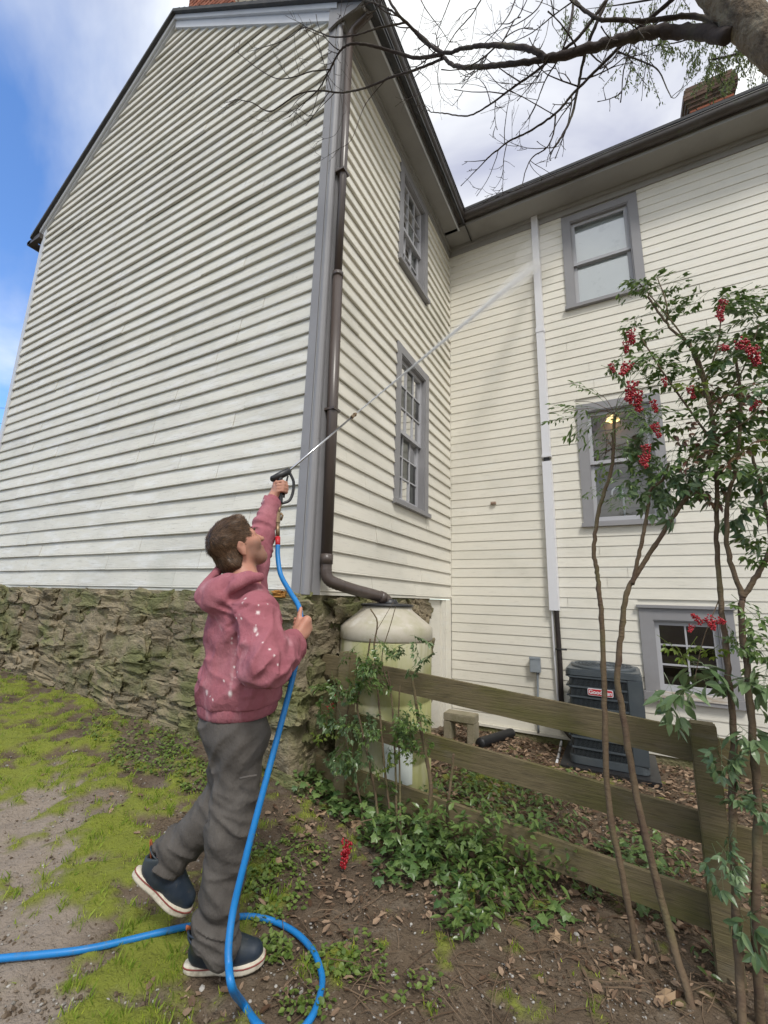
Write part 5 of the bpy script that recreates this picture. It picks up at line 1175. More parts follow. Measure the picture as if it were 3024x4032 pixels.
inst('leaf_spray', SPR['y'][0], n1p, Pp(1300, 1000, yA), (0, 1.2, 2.4), .6)

# ---- main nandina, dense crown with berries
yB = -.16; b1 = ground_at(2737, 3984, -.03)
n2p = empty('nandina_shrub', V3(b1), 'large nandina with dense dark crown and hanging red berries at the right', 'shrub', 'nandina shrubs by the fence')
cane(n2p, [b1]+NN([(2631, 3642), (2517, 3186), (2456, 2836), (2430, 2669), (2448, 2487), (2464, 2350)], yB)+[Pp(1375, 1240, yB), Pp(1420, 1170, yB), Pp(1470, 1092, yB), Pp(1520, 1015, yB), Pp(1542, 930, yB), Pp(1520, 830, yB), Pp(1490, 740, yB)], .017, .007)
cane(n2p, [Pp(1366, 1262, yB), Pp(1382, 1190, yB-.02), Pp(1398, 1110, yB-.03), Pp(1405, 1060, yB-.03), Pp(1432, 1035, yB-.03), Pp(1445, 1000, yB-.02)], .010, .006)
b2 = ground_at(2925, 4080, -.03)
cane(n2p, [b2]+NN([(2905, 3700), (2890, 3400), (2882, 3110), (2888, 2852), (2862, 2600), (2838, 2350)], yB-.02)+[Pp(1549, 1180, yB), Pp(1548, 1060, yB), Pp(1545, 960, yB), Pp(1532, 860, yB), Pp(1500, 760, yB), Pp(1440, 700, yB), Pp(1400, 640, yB)], .016, .005)
b3 = ground_at(2990, 4030, -.03)
cane(n2p, [b3]+NN([(2975, 3566), (2985, 3200), (2965, 2912), (2943, 2654), (2916, 2400)], yB-.05)+[Pp(1603, 1290, yB-.05), Pp(1575, 1200, yB-.05), Pp(1570, 1100, yB-.04), Pp(1590, 1000, yB-.03), Pp(1600, 880, yB), Pp(1590, 760, yB)], .017, .006)
cane(n2p, [Pp(1603, 1290, yB-.05), Pp(1640, 1235, yB-.06), Pp(1665, 1170, yB-.07), Pp(1650, 1080, yB-.05), Pp(1625, 980, yB)], .012, .006)
cane(n2p, [Pp(1545, 960, yB), Pp(1500, 900, yB), Pp(1450, 830, yB-.03), Pp(1410, 770, yB-.03), Pp(1380, 720, yB)], .006, .003)
for q_ in ((1540, 900, 1640, 700), (1560, 940, 1659, 850), (1520, 830, 1560, 650), (1500, 760, 1380, 610), (1440, 700, 1420, 600)):
    cane(n2p, [Pp(q_[0], q_[1], yB), Pp((q_[0]+q_[2])/2+10, (q_[1]+q_[3])/2+8, yB-.04), Pp(q_[2], q_[3], yB)], .005, .0022, False)
sprays(n2p, 1560, 890, 110, 130, 36, yB, ['g', 'b', 'g', 'y', 'g', 'r'], (.75, 1.1), (-.9, .3), .22)
sprays(n2p, 1610, 1000, 70, 90, 13, yB, ['b', 'b', 'g'], (.8, 1.15), (-1.1, 0), .2)
sprays(n2p, 1500, 980, 70, 90, 11, yB, ['g', 'b', 'r', 'g'], (.7, 1.05), (-1.0, 0), .2)
sprays(n2p, 1450, 760, 90, 60, 14, yB, 'g', (.6, .95), (-.6, .4), .15); sprays(n2p, 1590, 720, 80, 70, 18, yB, ['g', 'b'], (.7, 1.0), (-.5, .4), .2)
sprays(n2p, 1380, 650, 55, 45, 5, yB, 'g', (.6, .8), (-.4, .3), .08); sprays(n2p, 1450, 640, 60, 40, 7, yB, 'g', (.6, .9), (-.3, .4), .12); sprays(n2p, 1610, 640, 50, 20, 5, yB, 'g', (.6, .8), (-.3, .3)); sprays(n2p, 1340, 740, 30, 50, 4, yB, 'g', (.6, .8), (-.9, 0), .06)
sprays(n2p, 1440, 1020, 50, 60, 10, yB, 'b', (.7, 1.0), (-1.2, -.3), .12); sprays(n2p, 1400, 930, 50, 40, 8, yB, 'b', (.6, .9), (-1.0, -.2), .12)
for (x, y, s_) in ((1362, 728, .75), (1352, 752, .6), (1358, 800, .9), (1368, 838, 1.0), (1362, 870, .9), (1380, 858, .7), (1410, 880, .6), (1412, 930, .7), (1395, 975, .7), (1388, 1000, .75), (1563, 662, .75), (1552, 690, .6), (1598, 752, .95), (1625, 765, .9), (1560, 765, .6), (1490, 850, .6), (1640, 880, .5), (1318, 800, .5), (1434, 830, .45)):
    p = Pp(x, y-14, yB-.26); inst('berry_cluster', random.choice(BER), n2p, p, (random.gauss(0, .35), random.gauss(0, .35), random.random()*6), s_*.98)
# lower big leaves in front of the basement window and along the post
yC = -.22
for (x, y, k, n, rx, ry, sc) in ((1530, 1430, 'big', 5, 45, 40, (.75, 1.0)), (1480, 1480, 'big', 3, 30, 30, (.7, .9)), (1600, 1420, 'big', 5, 50, 60, (.7, 1.0)), (1640, 1300, 'g', 7, 40, 60, (.7, 1.0)), (1630, 1540, 'big', 5, 40, 60, (.6, .9)), (1560, 1620, 'b', 5, 50, 25, (.7, .9)), (1635, 1700, 'b', 6, 40, 40, (.7, .9)), (1580, 1840, 'b', 4, 35, 60, (.6, .85)), (1620, 1960, 'big', 4, 35, 60, (.55, .75)), (1530, 1790, 'b', 2, 25, 20, (.5, .7)), (1470, 1400, 'y', 3, 20, 30, (.7, .9)), (1545, 1385, 'y', 2, 20, 20, (.6, .8)), (1620, 1380, 'g', 6, 40, 50, (.6, .9)), (1645, 1180, 'g', 5, 30, 50, (.6, .9))):
    sprays(n2p, x, y, rx, ry, max(1, int(n*.62+.5)), yC, k, sc, (-1.1, .1), .08)
for (x, y, s_) in ((1530, 1335, 1.0), (1515, 1345, .8), (1550, 1340, .8), (1495, 1350, .6)): inst('berry_cluster', random.choice(BER), n2p, Pp(x, y, yC-.02), (random.gauss(0, .3), random.gauss(0, 1.0), random.random()*6), s_*.72)
cane(n2p, [Pp(1556, 1289, yC+.05), Pp(1520, 1380, yC), Pp(1500, 1470, yC)], .0025, .0015, False)

# ---- nandina in front of the tank
yM = .02; bm0 = groundD(850, 1840, -.03)
n3p = empty('nandina_shrub', V3(bm0), 'drooping young nandina with cut canes in front of the rain tank', 'shrub', 'nandina shrubs by the fence')
cs = [([(795, 1850), (783, 1760), (768, 1680), (752, 1625), (748, 1560), (760, 1490)], .007), ([(820, 1850), (815, 1750), (800, 1660), (785, 1590), (772, 1520), (790, 1440), (800, 1380)], .009), ([(850, 1850), (842, 1760), (830, 1650), (822, 1560), (815, 1480), (808, 1400), (815, 1345), (800, 1315)], .008),
      ([(858, 1840), (856, 1720), (852, 1600), (845, 1500), (838, 1450)], .008), ([(866, 1850), (864, 1700), (861, 1560), (864, 1480)], .007), ([(905, 1850), (930, 1720), (918, 1620), (900, 1530), (890, 1462)], .014), ([(965, 1820), (968, 1740), (975, 1680), (980, 1628)], .011), ([(840, 1480), (825, 1420), (845, 1345), (855, 1310)], .004), ([(815, 1360), (850, 1300)], .0022)]
for pts_, r_ in cs:
    first = groundD(*pts_[0], -.04) if pts_[0][1] > 1700 else Pp(*pts_[0], yM); cane(n3p, [first]+[Pp(x, y, yM+.02) for x, y in pts_[1:]], r_, r_*.6)
for (x, y, rx, ry, n, k, sc) in ((800, 1400, 60, 40, 12, ['g', 'thin'], (.55, .8)), (890, 1400, 40, 40, 7, 'b', (.5, .75)), (730, 1500, 45, 60, 13, ['g', 'b'], (.5, .75)), (770, 1580, 60, 60, 16, ['g', 'b'], (.5, .8)), (840, 1560, 60, 60, 16, ['g', 'g', 'b'], (.5, .8)), (900, 1540, 40, 50, 8, 'g', (.5, .7)), (700, 1560, 25, 30, 5, 'y', (.6, .8)), (750, 1650, 40, 40, 6, 'b', (.5, .7)), (850, 1640, 40, 40, 7, ['g', 'y'], (.5, .7)), (790, 1470, 70, 50, 14, 'g', (.5, .75))):
    sprays(n3p, x, y, rx, ry, n, yM-.02, k, sc, (-1.2, .1), .09)
for (x, y, s_) in ((722, 1500, .45), (718, 1520, .6), (708, 1525, .5), (730, 1510, .4), (712, 1538, .5)): inst('berry_cluster', BER[1], n3p, Pp(x, y, yM-.06), (random.gauss(0, .6), random.gauss(0, .6), random.random()*6), s_*.6)
p = groundD(747, 1895, .17); inst('berry_cluster', BER[0], n3p, p, (0, .15, 0), (1.0, 1.0, 1.35)); MB().tube(smooth_path([groundD(800, 1880, .25), (p+groundD(790, 1880, .25))/2+np.array([0, 0, .03]), p], 5), .003, 6).build('stalk', 'cane', n3p)

# ---- ground cover, litter, weeds, pebbles (uncountable)
def scatter(name, label, cat, m, gen):
    Vs = []; Fs = []; base = 0
    for v, f in gen:
        Vs.append(v); Fs += [tuple(i+base for i in q_) for q_ in f]; base += len(v)
    me = bpy.data.meshes.new(name); me.from_pydata(np.concatenate(Vs).tolist(), [], Fs); me.update(); o = link(name, me, m); setp(o, label, cat, None, 'stuff'); return o
def rnd_frame(tilt=.6):
    a = random.random()*6.283; return frame((math.cos(a), math.sin(a), random.uniform(-tilt, tilt)), random.uniform(-.5, .5))
def ivy_leaf(s):
    o = [(0, 0), (.1, .28), (-.02, .52), (.32, .42), (.42, .40), (.62, .48), (.66, .22), (1, 0), (.66, -.22), (.62, -.48), (.42, -.40), (.32, -.42), (-.02, -.52), (.1, -.28)]
    v = np.array([(x*s, y*s, -.10*s*(x*x+y*y)*random.uniform(0, 2)) for x, y in o]+[(.35*s, 0, .05*s)]); return v, [(i, (i+1) % 14, 14) for i in range(14)]
def gen_ivy():
    for (x, y, rx, ry, n, h) in ((640, 1640, 45, 60, 130, .14), (690, 1700, 60, 40, 130, .10), (740, 1740, 60, 30, 90, .1), (800, 1760, 90, 40, 170, .18), (880, 1830, 110, 50, 170, .20), (960, 1880, 90, 50, 150, .20), (860, 1900, 60, 40, 70, .15), (1060, 1840, 70, 60, 110, .15), (1380, 1880, 70, 40, 100, .10), (1300, 1880, 60, 40, 60, .08), (1440, 1960, 60, 40, 60, .08), (1000, 1970, 60, 40, 40, .10), (620, 1600, 25, 40, 40, .15), (1200, 2000, 60, 30, 25, .05), (1080, 1650, 30, 20, 12, .05), (640, 1690, 40, 20, 25, .05)):
        for _ in range(n):
            a = random.random()*6.283; q_ = math.sqrt(random.random()); p = groundD(x+rx*q_*math.cos(a), y+ry*q_*math.sin(a), 0); p[2] += random.random()**1.5*h+.01
            v, f = ivy_leaf(random.uniform(.030, .062)); yield place(v, rnd_frame(.7), p), f
def gen_vinca():
    for (x, y, rx, ry, n, h) in ((1000, 1890, 100, 45, 200, .36), (1110, 1905, 110, 40, 220, .38), (1210, 1940, 70, 30, 90, .25), (900, 1860, 80, 40, 130, .3), (1300, 1930, 60, 30, 60, .15), (1080, 1760, 110, 70, 300, .26), (1180, 1800, 90, 70, 180, .20), (1000, 1830, 90, 60, 220, .24), (1120, 1880, 110, 60, 240, .20), (1060, 1960, 100, 50, 170, .14), (900, 1780, 70, 60, 150, .24), (1000, 1720, 60, 30, 90, .2), (1180, 1700, 80, 40, 80, .1), (1050, 1690, 50, 30, 60, .1), (840, 1820, 60, 50, 110, .22), (1370, 1830, 60, 50, 80, .1), (1000, 2020, 60, 30, 60, .08), (1460, 1900, 50, 40, 50, .1), (1560, 2080, 80, 40, 20, .04)):
        for _ in range(n):
            a = random.random()*6.283; q_ = math.sqrt(random.random()); p = groundD(x+rx*q_*math.cos(a), y+ry*q_*math.sin(a), 0); hh = random.random()**1.2*h+.01; p[2] += hh
            v, f = leaf_geo(random.uniform(.035, .07), random.uniform(.016, .026), .2, .3); a2 = random.random()*6.283
            yield place(v, frame((math.cos(a2), math.sin(a2), random.uniform(-.6, .9)), random.uniform(-.6, .6)), p), f
scatter('ivy_patch', 'dark ivy leaves creeping over the soil along the fence', 'ivy', 'ivy', gen_ivy())
scatter('vinca_patch', 'bushy green ground cover sprawling below the fence rails', 'ground cover', 'nleaf', gen_vinca())
def gen_weeds():
    for (x, y, rx, ry, n) in ((330, 1640, 100, 40, 600), (380, 1600, 50, 40, 350), (250, 1570, 90, 40, 400), (420, 1680, 40, 40, 250), (560, 1880, 50, 60, 260), (600, 1930, 70, 60, 200), (590, 2060, 40, 30, 160), (720, 2090, 60, 40, 160), (650, 1850, 70, 40, 200), (780, 2080, 60, 60, 100), (570, 1990, 40, 20, 120), (1050, 1720, 60, 40, 200), (1130, 1690, 60, 20, 120), (660, 2180, 60, 40, 100), (880, 2150, 100, 50, 60), (60, 1450, 70, 20, 200)):
        for _ in range(n):
            a = random.random()*6.283; q_ = math.sqrt(random.random()); p = groundD(x+rx*q_*math.cos(a), y+ry*q_*math.sin(a), 0)
            if p[1] > -.06 and p[0] < .0: continue
            p[2] += random.random()*.03+.004; s_ = random.uniform(.008, .022); v, f = leaf_geo(s_*1.4, s_, .2, .2)
            a2 = random.random()*6.283; yield place(v, frame((math.cos(a2), math.sin(a2), random.uniform(-.2, .9)), random.uniform(-.5, .5)), p), f
scatter('weeds', 'small bright weeds scattered over the bare soil', 'weeds', 'weed', gen_weeds())
# moss and grass blades
n = 260000; qx = rng.uniform(-6.5, 2.2, n); qy = rng.uniform(-3.2, -.02, n); Q = np.stack([qx, qy], 1)
rel = np.stack([qx, qy, gzv(qx, qy)], 1)-CAM; dz = rel@AX_F; ux = (rel@AX_R)/dz*FPX+PPX; uy = -(rel@AX_U)/dz*FPX+PPY
keep = (dz > .3) & (ux > -150) & (ux < 3100) & (uy < 4200); Q = Q[keep]; mo = mossf(Q); dn = np.linalg.norm(rel[keep], axis=1)
keep = rng.random(len(Q)) < np.clip(mo*1.1, 0, 1)*np.clip(2.4/dn, .35, 1); Q = Q[keep]; n = len(Q)
bz = gzv(Q[:, 0], Q[:, 1])+.004+(fbm(Q, 9, 4, 3)-.5)*.035; hgt = rng.uniform(.008, .030, n)*(.2+1.8*np.clip(fbm(Q, 14, 3, 4)-.22, 0, 1)); an = rng.uniform(0, 6.28, n); wd = rng.uniform(.0014, .0036, n); lean = rng.normal(0, .009, (n, 2))
c3 = np.stack([Q[:, 0], Q[:, 1], bz], 1); off = np.stack([np.cos(an)*wd, np.sin(an)*wd, np.zeros(n)], 1)
V = np.stack([c3-off, c3+off, c3+np.stack([lean[:, 0], lean[:, 1], hgt+.006], 1)], 1).reshape(-1, 3); print('moss blades', n)
o = link('moss_carpet', fastmesh('moss_carpet', V, np.arange(n*3).reshape(-1, 3)), 'moss'); setp(o, 'bright yellow-green moss carpeting the slope below the stone wall', 'moss', None, 'stuff')
pick = rng.choice(len(Q), 420); tv_ = []
for p2 in Q[pick]:
    for _ in range(random.randint(6, 16)):
        x, y = p2+rng.normal(0, .014, 2); z = gz(x, y); a = random.random()*6.283; h = random.uniform(.015, .055); l_ = h*random.uniform(.1, .7); w = random.uniform(.0012, .0024)
        o3 = np.array([-math.sin(a)*w, math.cos(a)*w, 0]); b3 = np.array([x, y, z]); d3 = np.array([math.cos(a)*l_, math.sin(a)*l_, h]); m3 = b3+d3*np.array([.35, .35, .6]); tv_.append([b3-o3, b3+o3, m3+o3*.8, b3+d3]); tv_[-1] = [b3-o3, b3+o3, m3+o3*.7, b3+d3]
tv_ = np.array(tv_).reshape(-1, 3); o = link('grass_tufts', fastmesh('grass_tufts', tv_, np.arange(len(tv_)).reshape(-1, 4)), 'grass'); setp(o, 'short fresh grass tufts standing up through the moss', 'grass', None, 'stuff')
def leaf_quad(s):
    c = random.uniform(.1, .6); v = np.array([(0, 0, 0), (.3*s, .28*s, c*.2*s), (.75*s, .22*s, c*.25*s), (s, 0, c*.1*s), (.7*s, -.25*s, c*.3*s), (.28*s, -.26*s, c*.12*s), (.5*s, 0, -.02*s)]); return v, [(0, 1, 6), (1, 2, 6), (2, 3, 6), (3, 4, 6), (4, 5, 6), (5, 0, 6)]
def gen_litter():
    for _ in range(14000):
        x = random.uniform(.1, 3.9); y = random.uniform(.15, 3.2)
        if .0 < x < .75 and .27 < y < 1.06: continue
        if AX0 < x < AX1 and AY0 < y: continue
        s_ = .012+.06*random.random()**2.2; v, f = leaf_quad(s_); v[:, 1] *= random.uniform(.35, 1.3); yield place(v, rnd_frame(.5), (x, y, gz(x, y)+random.uniform(.004, .03))), f
    for (cx, cy, rx, ry, n_) in ((700, 1770, 120, 60, 380), (900, 1900, 250, 90, 500), (1300, 1950, 250, 80, 500), (700, 2000, 150, 100, 160), (1450, 2120, 200, 70, 300), (300, 1700, 250, 120, 120), (560, 2150, 300, 60, 90), (1200, 2100, 200, 60, 160), (650, 1660, 40, 40, 80)):
        for _ in range(n_):
            a = random.random()*6.283; q_ = math.sqrt(random.random()); p = groundD(cx+rx*q_*math.cos(a), cy+ry*q_*math.sin(a), 0)
            if p[1] > -.06 and p[0] < .0: continue
            s_ = .008+.045*random.random()**2.5; v, f = leaf_quad(s_); v[:, 1] *= random.uniform(.3, 1.3); yield place(v, rnd_frame(.35), (p[0], p[1], p[2]+random.uniform(.004, .022))), f
scatter('leaf_litter', 'brown dead leaf litter covering the bed behind the fence', 'leaf litter', 'litter', gen_litter())
def gen_peb():
    t = bmesh.new(); bmesh.ops.create_icosphere(t, subdivisions=1, radius=1); pv_ = np.array([v.co[:] for v in t.verts]); pf = [tuple(v.index for v in f.verts) for f in t.faces]; t.free()
    for _ in range(1500):
        x = random.uniform(0, 1500); y = 1600+612*random.random(); p = groundD(x, y, 0)
        if p[1] > -.08 and p[0] < .05: continue
        s_ = random.uniform(.003, .008)*(2.0 if random.random() < .04 else 1); yield place(pv_*np.array([s_, s_*random.uniform(.6, 1), s_*.55]), rnd_frame(.2), (p[0], p[1], p[2]+s_*.2)), pf
scatter('pebbles', 'pale pebbles strewn over the soil', 'pebbles', 'pebble', gen_peb())
def gen_crumb():
    oc = np.array([(1, 0, 0), (-1, 0, 0), (0, 1, 0), (0, -1, 0), (0, 0, 1), (0, 0, -1)], float); off_ = [(0, 2, 4), (2, 1, 4), (1, 3, 4), (3, 0, 4), (2, 0, 5), (1, 2, 5), (3, 1, 5), (0, 3, 5)]
    for _ in range(6500):
        p = groundD(random.uniform(-20, 1659), 1640+570*random.random(), 0)
        if p[1] > -.08 and p[0] < .05: continue
        s_ = .003+.010*random.random()**3; yield place(oc*np.array([s_, s_*random.uniform(.5, 1), s_*.6])*rng.uniform(.7, 1.2, (6, 1)), rnd_frame(.3), (p[0], p[1], p[2]+s_*.2)), off_
scatter('soil_crumbs', 'loose brown soil crumbs and grit over the bare ground', 'soil', 'crumb', gen_crumb())
def gen_twig():
    for _ in range(520):
        if random.random() < .6: p = groundD(random.uniform(600, 1600), random.uniform(1780, 2200), .008)
        else: x = random.uniform(.3, 3); y = random.uniform(.2, 3); p = np.array([x, y, gz(x, y)+.012])
        a = random.random()*6.283; L_ = random.uniform(.06, .30); b = MB(); k = random.uniform(-.5, .5)
        b.tube([p+np.array([math.cos(a+k*t)*L_*t, math.sin(a+k*t)*L_*t, .02*math.sin(t*3)*random.random()]) for t in np.linspace(0, 1, 5)], [.0022, .002, .0018, .0015, .001], 4); yield np.array(b.v), b.f
scatter('fallen_twigs', 'thin dead twigs and stems lying on the soil', 'twigs', 'twig', gen_twig())
def big_leaf(s, seed):
    rs = random.Random(seed); n_ = 14; v = [(0, 0, .01)]; 
    for i in range(n_):
        a = 6.283*i/n_; r_ = s*(.55+.45*abs(math.cos(a*2.5)))*rs.uniform(.8, 1.1); v.append((r_*math.cos(a), r_*.75*math.sin(a), .25*s*(math.cos(a*2+seed))**2*rs.uniform(.5, 1.4)))
    me = bpy.data.meshes.new('fallen_leaf'); me.from_pydata(v, [], [(0, i+1, (i+1) % n_+1) for i in range(n_)]); me.materials.append(M['bigleaf']); return me
for i, (x, y, s_, lb_) in enumerate(((690, 1770, .05, 'curled tan leaf just left of the ivy under the first fence post'), (664, 1712, .06, 'broad tan leaf at the foot of the first fence post'), (770, 1790, .055, 'pale curled leaf lying against the ivy below the small nandina'), (686, 1850, .038, 'tan leaf on the soil beside the hanging red berries'), (1200, 2035, .04, 'lone pale leaf on bare soil below the ground cover'),
        (1232, 1905, .045, 'brown leaf under the lowest fence rail at mid fence'), (600, 1872, .035, 'small green-tan leaf on the weeds right of the planted leg'), (1440, 2170, .055, 'reddish tan leaf near the base of the leaning cane at the bottom'))):
    p = groundD(x, y, .02); o = bpy.data.objects.new('fallen_leaf', big_leaf(s_, i)); col.objects.link(o); o.location = V3(p); o.rotation_euler = (random.uniform(-.4, .4), random.uniform(-.4, .4), random.random()*6)
    setp(o, lb_, 'leaf', 'large fallen leaves by the fence')

# ---- bare tree overhead
yT = -.55
tree = empty('bare_tree', (6.5, -.55, -.2), 'bare dark-branched tree with a thick leaning trunk reaching in from the right', 'tree')
tq = Pp(2150, 620, yT); tp_ = [(tq[0]+.5, yT, -.4), (tq[0]+.3, yT, 1.2), tq, Pp(1880, 300, yT), Pp(1730, 158, yT), Pp(1650, 82, yT), Pp(1590, 20, yT), Pp(1540, -40, yT), Pp(1480, -140, yT)]
tpp = smooth_path(tp_, 8); MB().tube(tpp, [min(.24, 34/923*max(.5, float((np.array(q_)-CAM)@AX_F))*(1+.03*math.sin(i*2.3))) for i, q_ in enumerate(tpp)], 20).build('trunk', 'trunk', tree, True)
BR = [  # (points D, start radius, end radius, y offset, twig count)
    ([(1575, 78), (1480, 68), (1400, 72), (1330, 88), (1250, 112), (1180, 128)], 0.0330, 0.0216, 0, 5),
    ([(1180, 128), (1150, 108), (1100, 100), (1050, 98), (1000, 105), (955, 113), (900, 70), (860, 30), (835, -10)], 0.0165, 0.0081, -.05, 9),
    ([(1180, 128), (1100, 138), (1030, 145), (985, 143), (960, 125), (950, 108), (915, 90), (880, 50), (840, 20), (790, 0)], 0.0165, 0.0054, .02, 8),
    ([(958, 118), (900, 125), (850, 112), (800, 98), (760, 95), (735, 110), (712, 150), (690, 190), (660, 220)], 0.0128, 0.0040, .0, 9),
    ([(962, 124), (900, 150), (850, 165), (790, 190), (735, 200), (690, 196), (640, 205), (585, 240), (545, 222), (515, 215)], 0.0090, 0.0032, .03, 10),
    ([(880, 48), (820, 60), (770, 75), (720, 80), (690, 70), (655, 60), (620, 85), (560, 105)], 0.0067, 0.0027, -.02, 8),
    ([(712, 150), (670, 155), (640, 165), (600, 170), (560, 150), (515, 115)], 0.0049, 0.0027, .0, 5), ([(690, 190), (670, 250), (640, 235), (590, 260)], 0.0030, 0.0014, .0, 3),
    ([(1570, 60), (1500, 35), (1440, 40), (1390, 45), (1340, 43), (1290, 40), (1250, 10), (1225, -20)], 0.0143, 0.0078, .1, 6),
    ([(1480, -30), (1440, 10), (1380, 60), (1330, 110), (1290, 150), (1240, 200), (1200, 245), (1150, 280), (1095, 308), (1050, 345)], 0.0121, 0.0045, .15, 12),
    ([(1315, -10), (1285, 60), (1265, 110), (1250, 180), (1235, 250), (1210, 300), (1198, 318)], 0.0105, 0.0063, .2, 6),
    ([(1200, 250), (1195, 290), (1180, 320), (1150, 340), (1135, 370), (1125, 405), (1100, 415)], 0.0053, 0.0018, .2, 7),
    ([(1310, 0), (1250, 80), (1200, 120), (1150, 160), (1100, 195), (1060, 225), (1010, 250), (960, 245), (930, 242)], 0.0097, 0.0027, .1, 10),
    ([(1240, 0), (1230, 60), (1210, 120), (1180, 170), (1160, 220)], 0.0075, 0.0027, .05, 6), ([(1090, 310), (1090, 280), (1095, 240), (1100, 215)], 0.0030, 0.0018, .15, 3),
    ([(1200, 250), (1130, 210), (1080, 185), (1050, 150)], 0.0030, 0.0018, .15, 4), ([(1060, 225), (1050, 190), (1035, 170)], 0.0030, 0.0018, .1, 3), ([(1330, 110), (1380, 130), (1420, 150), (1440, 190), (1450, 210)], 0.0053, 0.0018, .15, 5),
    ([(1120, -20), (1100, 30), (1070, 70), (1040, 100)], 0.0045, 0.0018, .0, 6), ([(1050, -20), (1020, 30), (985, 70), (960, 110)], 0.0045, 0.0027, .0, 6), ([(980, -20), (960, 30), (945, 70), (940, 105)], 0.0037, 0.0018, .05, 5), ([(1180, -20), (1160, 20), (1120, 50), (1090, 60)], 0.0045, 0.0018, .05, 6), ([(900, -20), (920, 20), (950, 60), (970, 90)], 0.0037, 0.0018, .05, 4), ([(1270, -20), (1200, 30), (1150, 70), (1110, 90)], 0.0045, 0.0018, .1, 6), ([(950, 125), (945, 170), (950, 200)], 0.0030, 0.0014, .0, 4), ([(900, 150), (930, 180), (910, 200)], 0.0023, 0.0011, .0, 2), ([(735, 200), (740, 250), (725, 290), (700, 300)], 0.0023, 0.0011, .05, 2), ([(840, 165), (790, 225), (760, 300), (735, 320)], 0.0030, 0.0013, .05, 3)]
def twigs(b, p, d, L_, r_, depth):
    n = 6; pts = [np.array(p)]; dd = np.array(d, float); bend = rng.normal(0, .13, 3)+np.array([0, 0, .10])
    for i in range(n):
        dd = dd+bend*.6+rng.normal(0, .07, 3); dd /= np.linalg.norm(dd); pts.append(pts[-1]+dd*L_/n)
    b.tube(pts, [r_*(1-.55*i/n) for i in range(n)]+[r_*.75], 5)
    if depth > 0:
        for k in range(random.randint(1, 3)):
            i = random.randint(1, n-1); s_ = rng.normal(0, 1, 3); s_[1] *= .5; dn_ = pts[i+1]-pts[i]; dn_ = dn_/np.linalg.norm(dn_); s_ -= (s_@dn_)*dn_; s_ /= np.linalg.norm(s_); twigs(b, pts[i], dn_*.75+s_*.8, L_*random.uniform(.3, .6), r_*.7, depth-1)
for pts_, ra, rb, yo, nt in BR:
    pp_ = smooth_path([Pp(x, y, yT+yo+.10*math.sin(x*.013+y*.02)) for x, y in pts_], 8); n = len(pp_); b = MB(); pp_ = [p_+rng.normal(0, ra*.10, 3) for p_ in pp_]
    b.tube(pp_, [(ra+(rb-ra)*i/(n-1))*(1+.06*math.sin(i*1.7)) for i in range(n)], 10); br = b.build('branch', 'bark', tree, True)
    tb = MB()
    for k in range(int(nt*.48+.5)):
        i = random.randint(int(n*.25), n-2); dn_ = pp_[i+1]-pp_[i]; dn_ = dn_/np.linalg.norm(dn_); s_ = rng.normal(0, 1, 3); s_[1] *= .6; s_ -= (s_@dn_)*dn_; s_ /= np.linalg.norm(s_)
        twigs(tb, pp_[i], dn_*.6+s_, random.uniform(.14, .42), min(.0052, (ra+(rb-ra)*i/n)*.6), 2)
    dn_ = pp_[-1]-pp_[-2]; twigs(tb, pp_[-1], dn_/np.linalg.norm(dn_), .22, max(.0018, min(rb, .004)), 2); twigs(tb, pp_[-1], dn_/np.linalg.norm(dn_)+rng.normal(0, .5, 3), .16, max(.0016, min(rb, .003)), 1)
    tb.build('twigs', 'bark', br, True, kind='stuff')
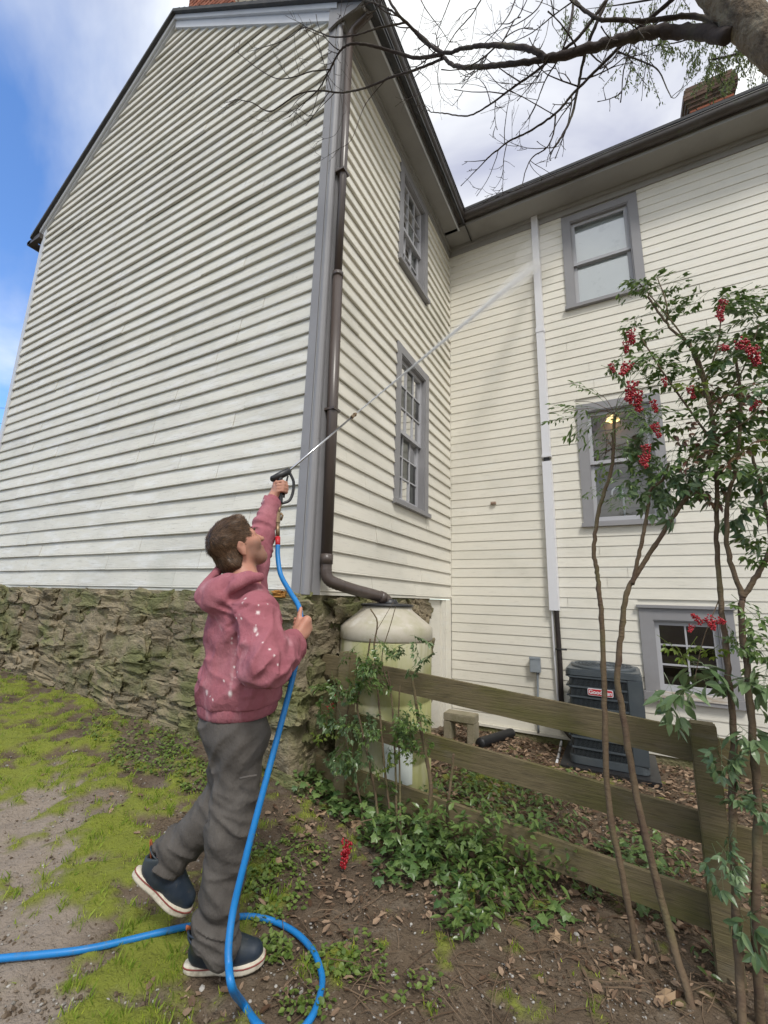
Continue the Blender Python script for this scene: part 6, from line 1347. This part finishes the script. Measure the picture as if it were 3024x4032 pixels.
# ---- leafing tree behind the wing
lt = empty('leafing_tree', (8.4, 6.0, -.3), 'tree with drooping pale green spring leaves behind the wing roof', 'tree')
MB().tube(smooth_path([(8.4, 6, -.4), (8.3, 6, 4), (8.1, 5.9, 9), (7.7, 5.8, 13), (7.2, 5.7, 16)], 6), [.34-.008*i for i in range(25)], 16).build('trunk', 'trunk', lt, True)
def strand(x0, y0_, L_, yw):
    if 1430 < x0 < 1610 and y0_ > 60 and L_ > .45: L_ = .3
    p = onD(1, yw, x0, y0_); b = MB(); lv = MB(); d = np.array([random.uniform(-.5, .1), random.uniform(-.2, .2), -1.0]); pts = [p]
    for i in range(8): d = d+rng.normal(0, .12, 3); d[2] = min(d[2], -.5); pts.append(pts[-1]+d/np.linalg.norm(d)*L_/8)
    b.tube(pts, [.006]*9, 4, False)
    for i in range(1, 9):
        for _ in range(5):
            q_ = pts[i]+rng.normal(0, .03, 3); v, f = leaf_geo(random.uniform(.05, .09), random.uniform(.015, .026), .3, .2); a = random.random()*6.283; lv.add(place(v, frame((math.cos(a)*.6, math.sin(a)*.6, -random.uniform(.3, 1)), 0), q_), f)
    br = b.build('branch', 'bark', lt); lv.build('leaves', 'willow', br)
for L_ in (((1700, -60), (1620, 20), (1540, 60), (1470, 90), (1400, 100)), ((1700, 60), (1640, 100), (1580, 120), (1530, 130)), ((1700, -160), (1560, -60), (1440, -10), (1340, 10), (1260, 20))):
    MB().tube(smooth_path([(7.9, 5.85, 12.0)]+[onD(1, 5.4, x, y) for x, y in L_], 5), [.05-.0019*i for i in range(len(L_)*5+1)], 8).build('limb', 'bark', lt, True)
    for (x, y) in L_[1:]:
        for _ in range(9): strand(x+random.uniform(-45, 45), y+random.uniform(-15, 25), random.uniform(.5, 1.3), 5.4+random.uniform(-.4, .4))
for (x, y) in ((1545, 150), (1568, 175), (1520, 165)): strand(x, y, .44, 5.3)
# overhead wires in the far left sky
for i, (ya, yb) in enumerate(((880, 884), (915, 917))):
    a, b_ = atdist(-200*KD, (ya-8)*KD, 30), atdist(60*KD, yb*KD, 34); o = MB().tube([a, b_], .012, 5).build('power_line', 'black'); setp(o, ('upper' if i == 0 else 'lower')+' thin dark utility wire crossing the blue sky at the left edge', 'wire')
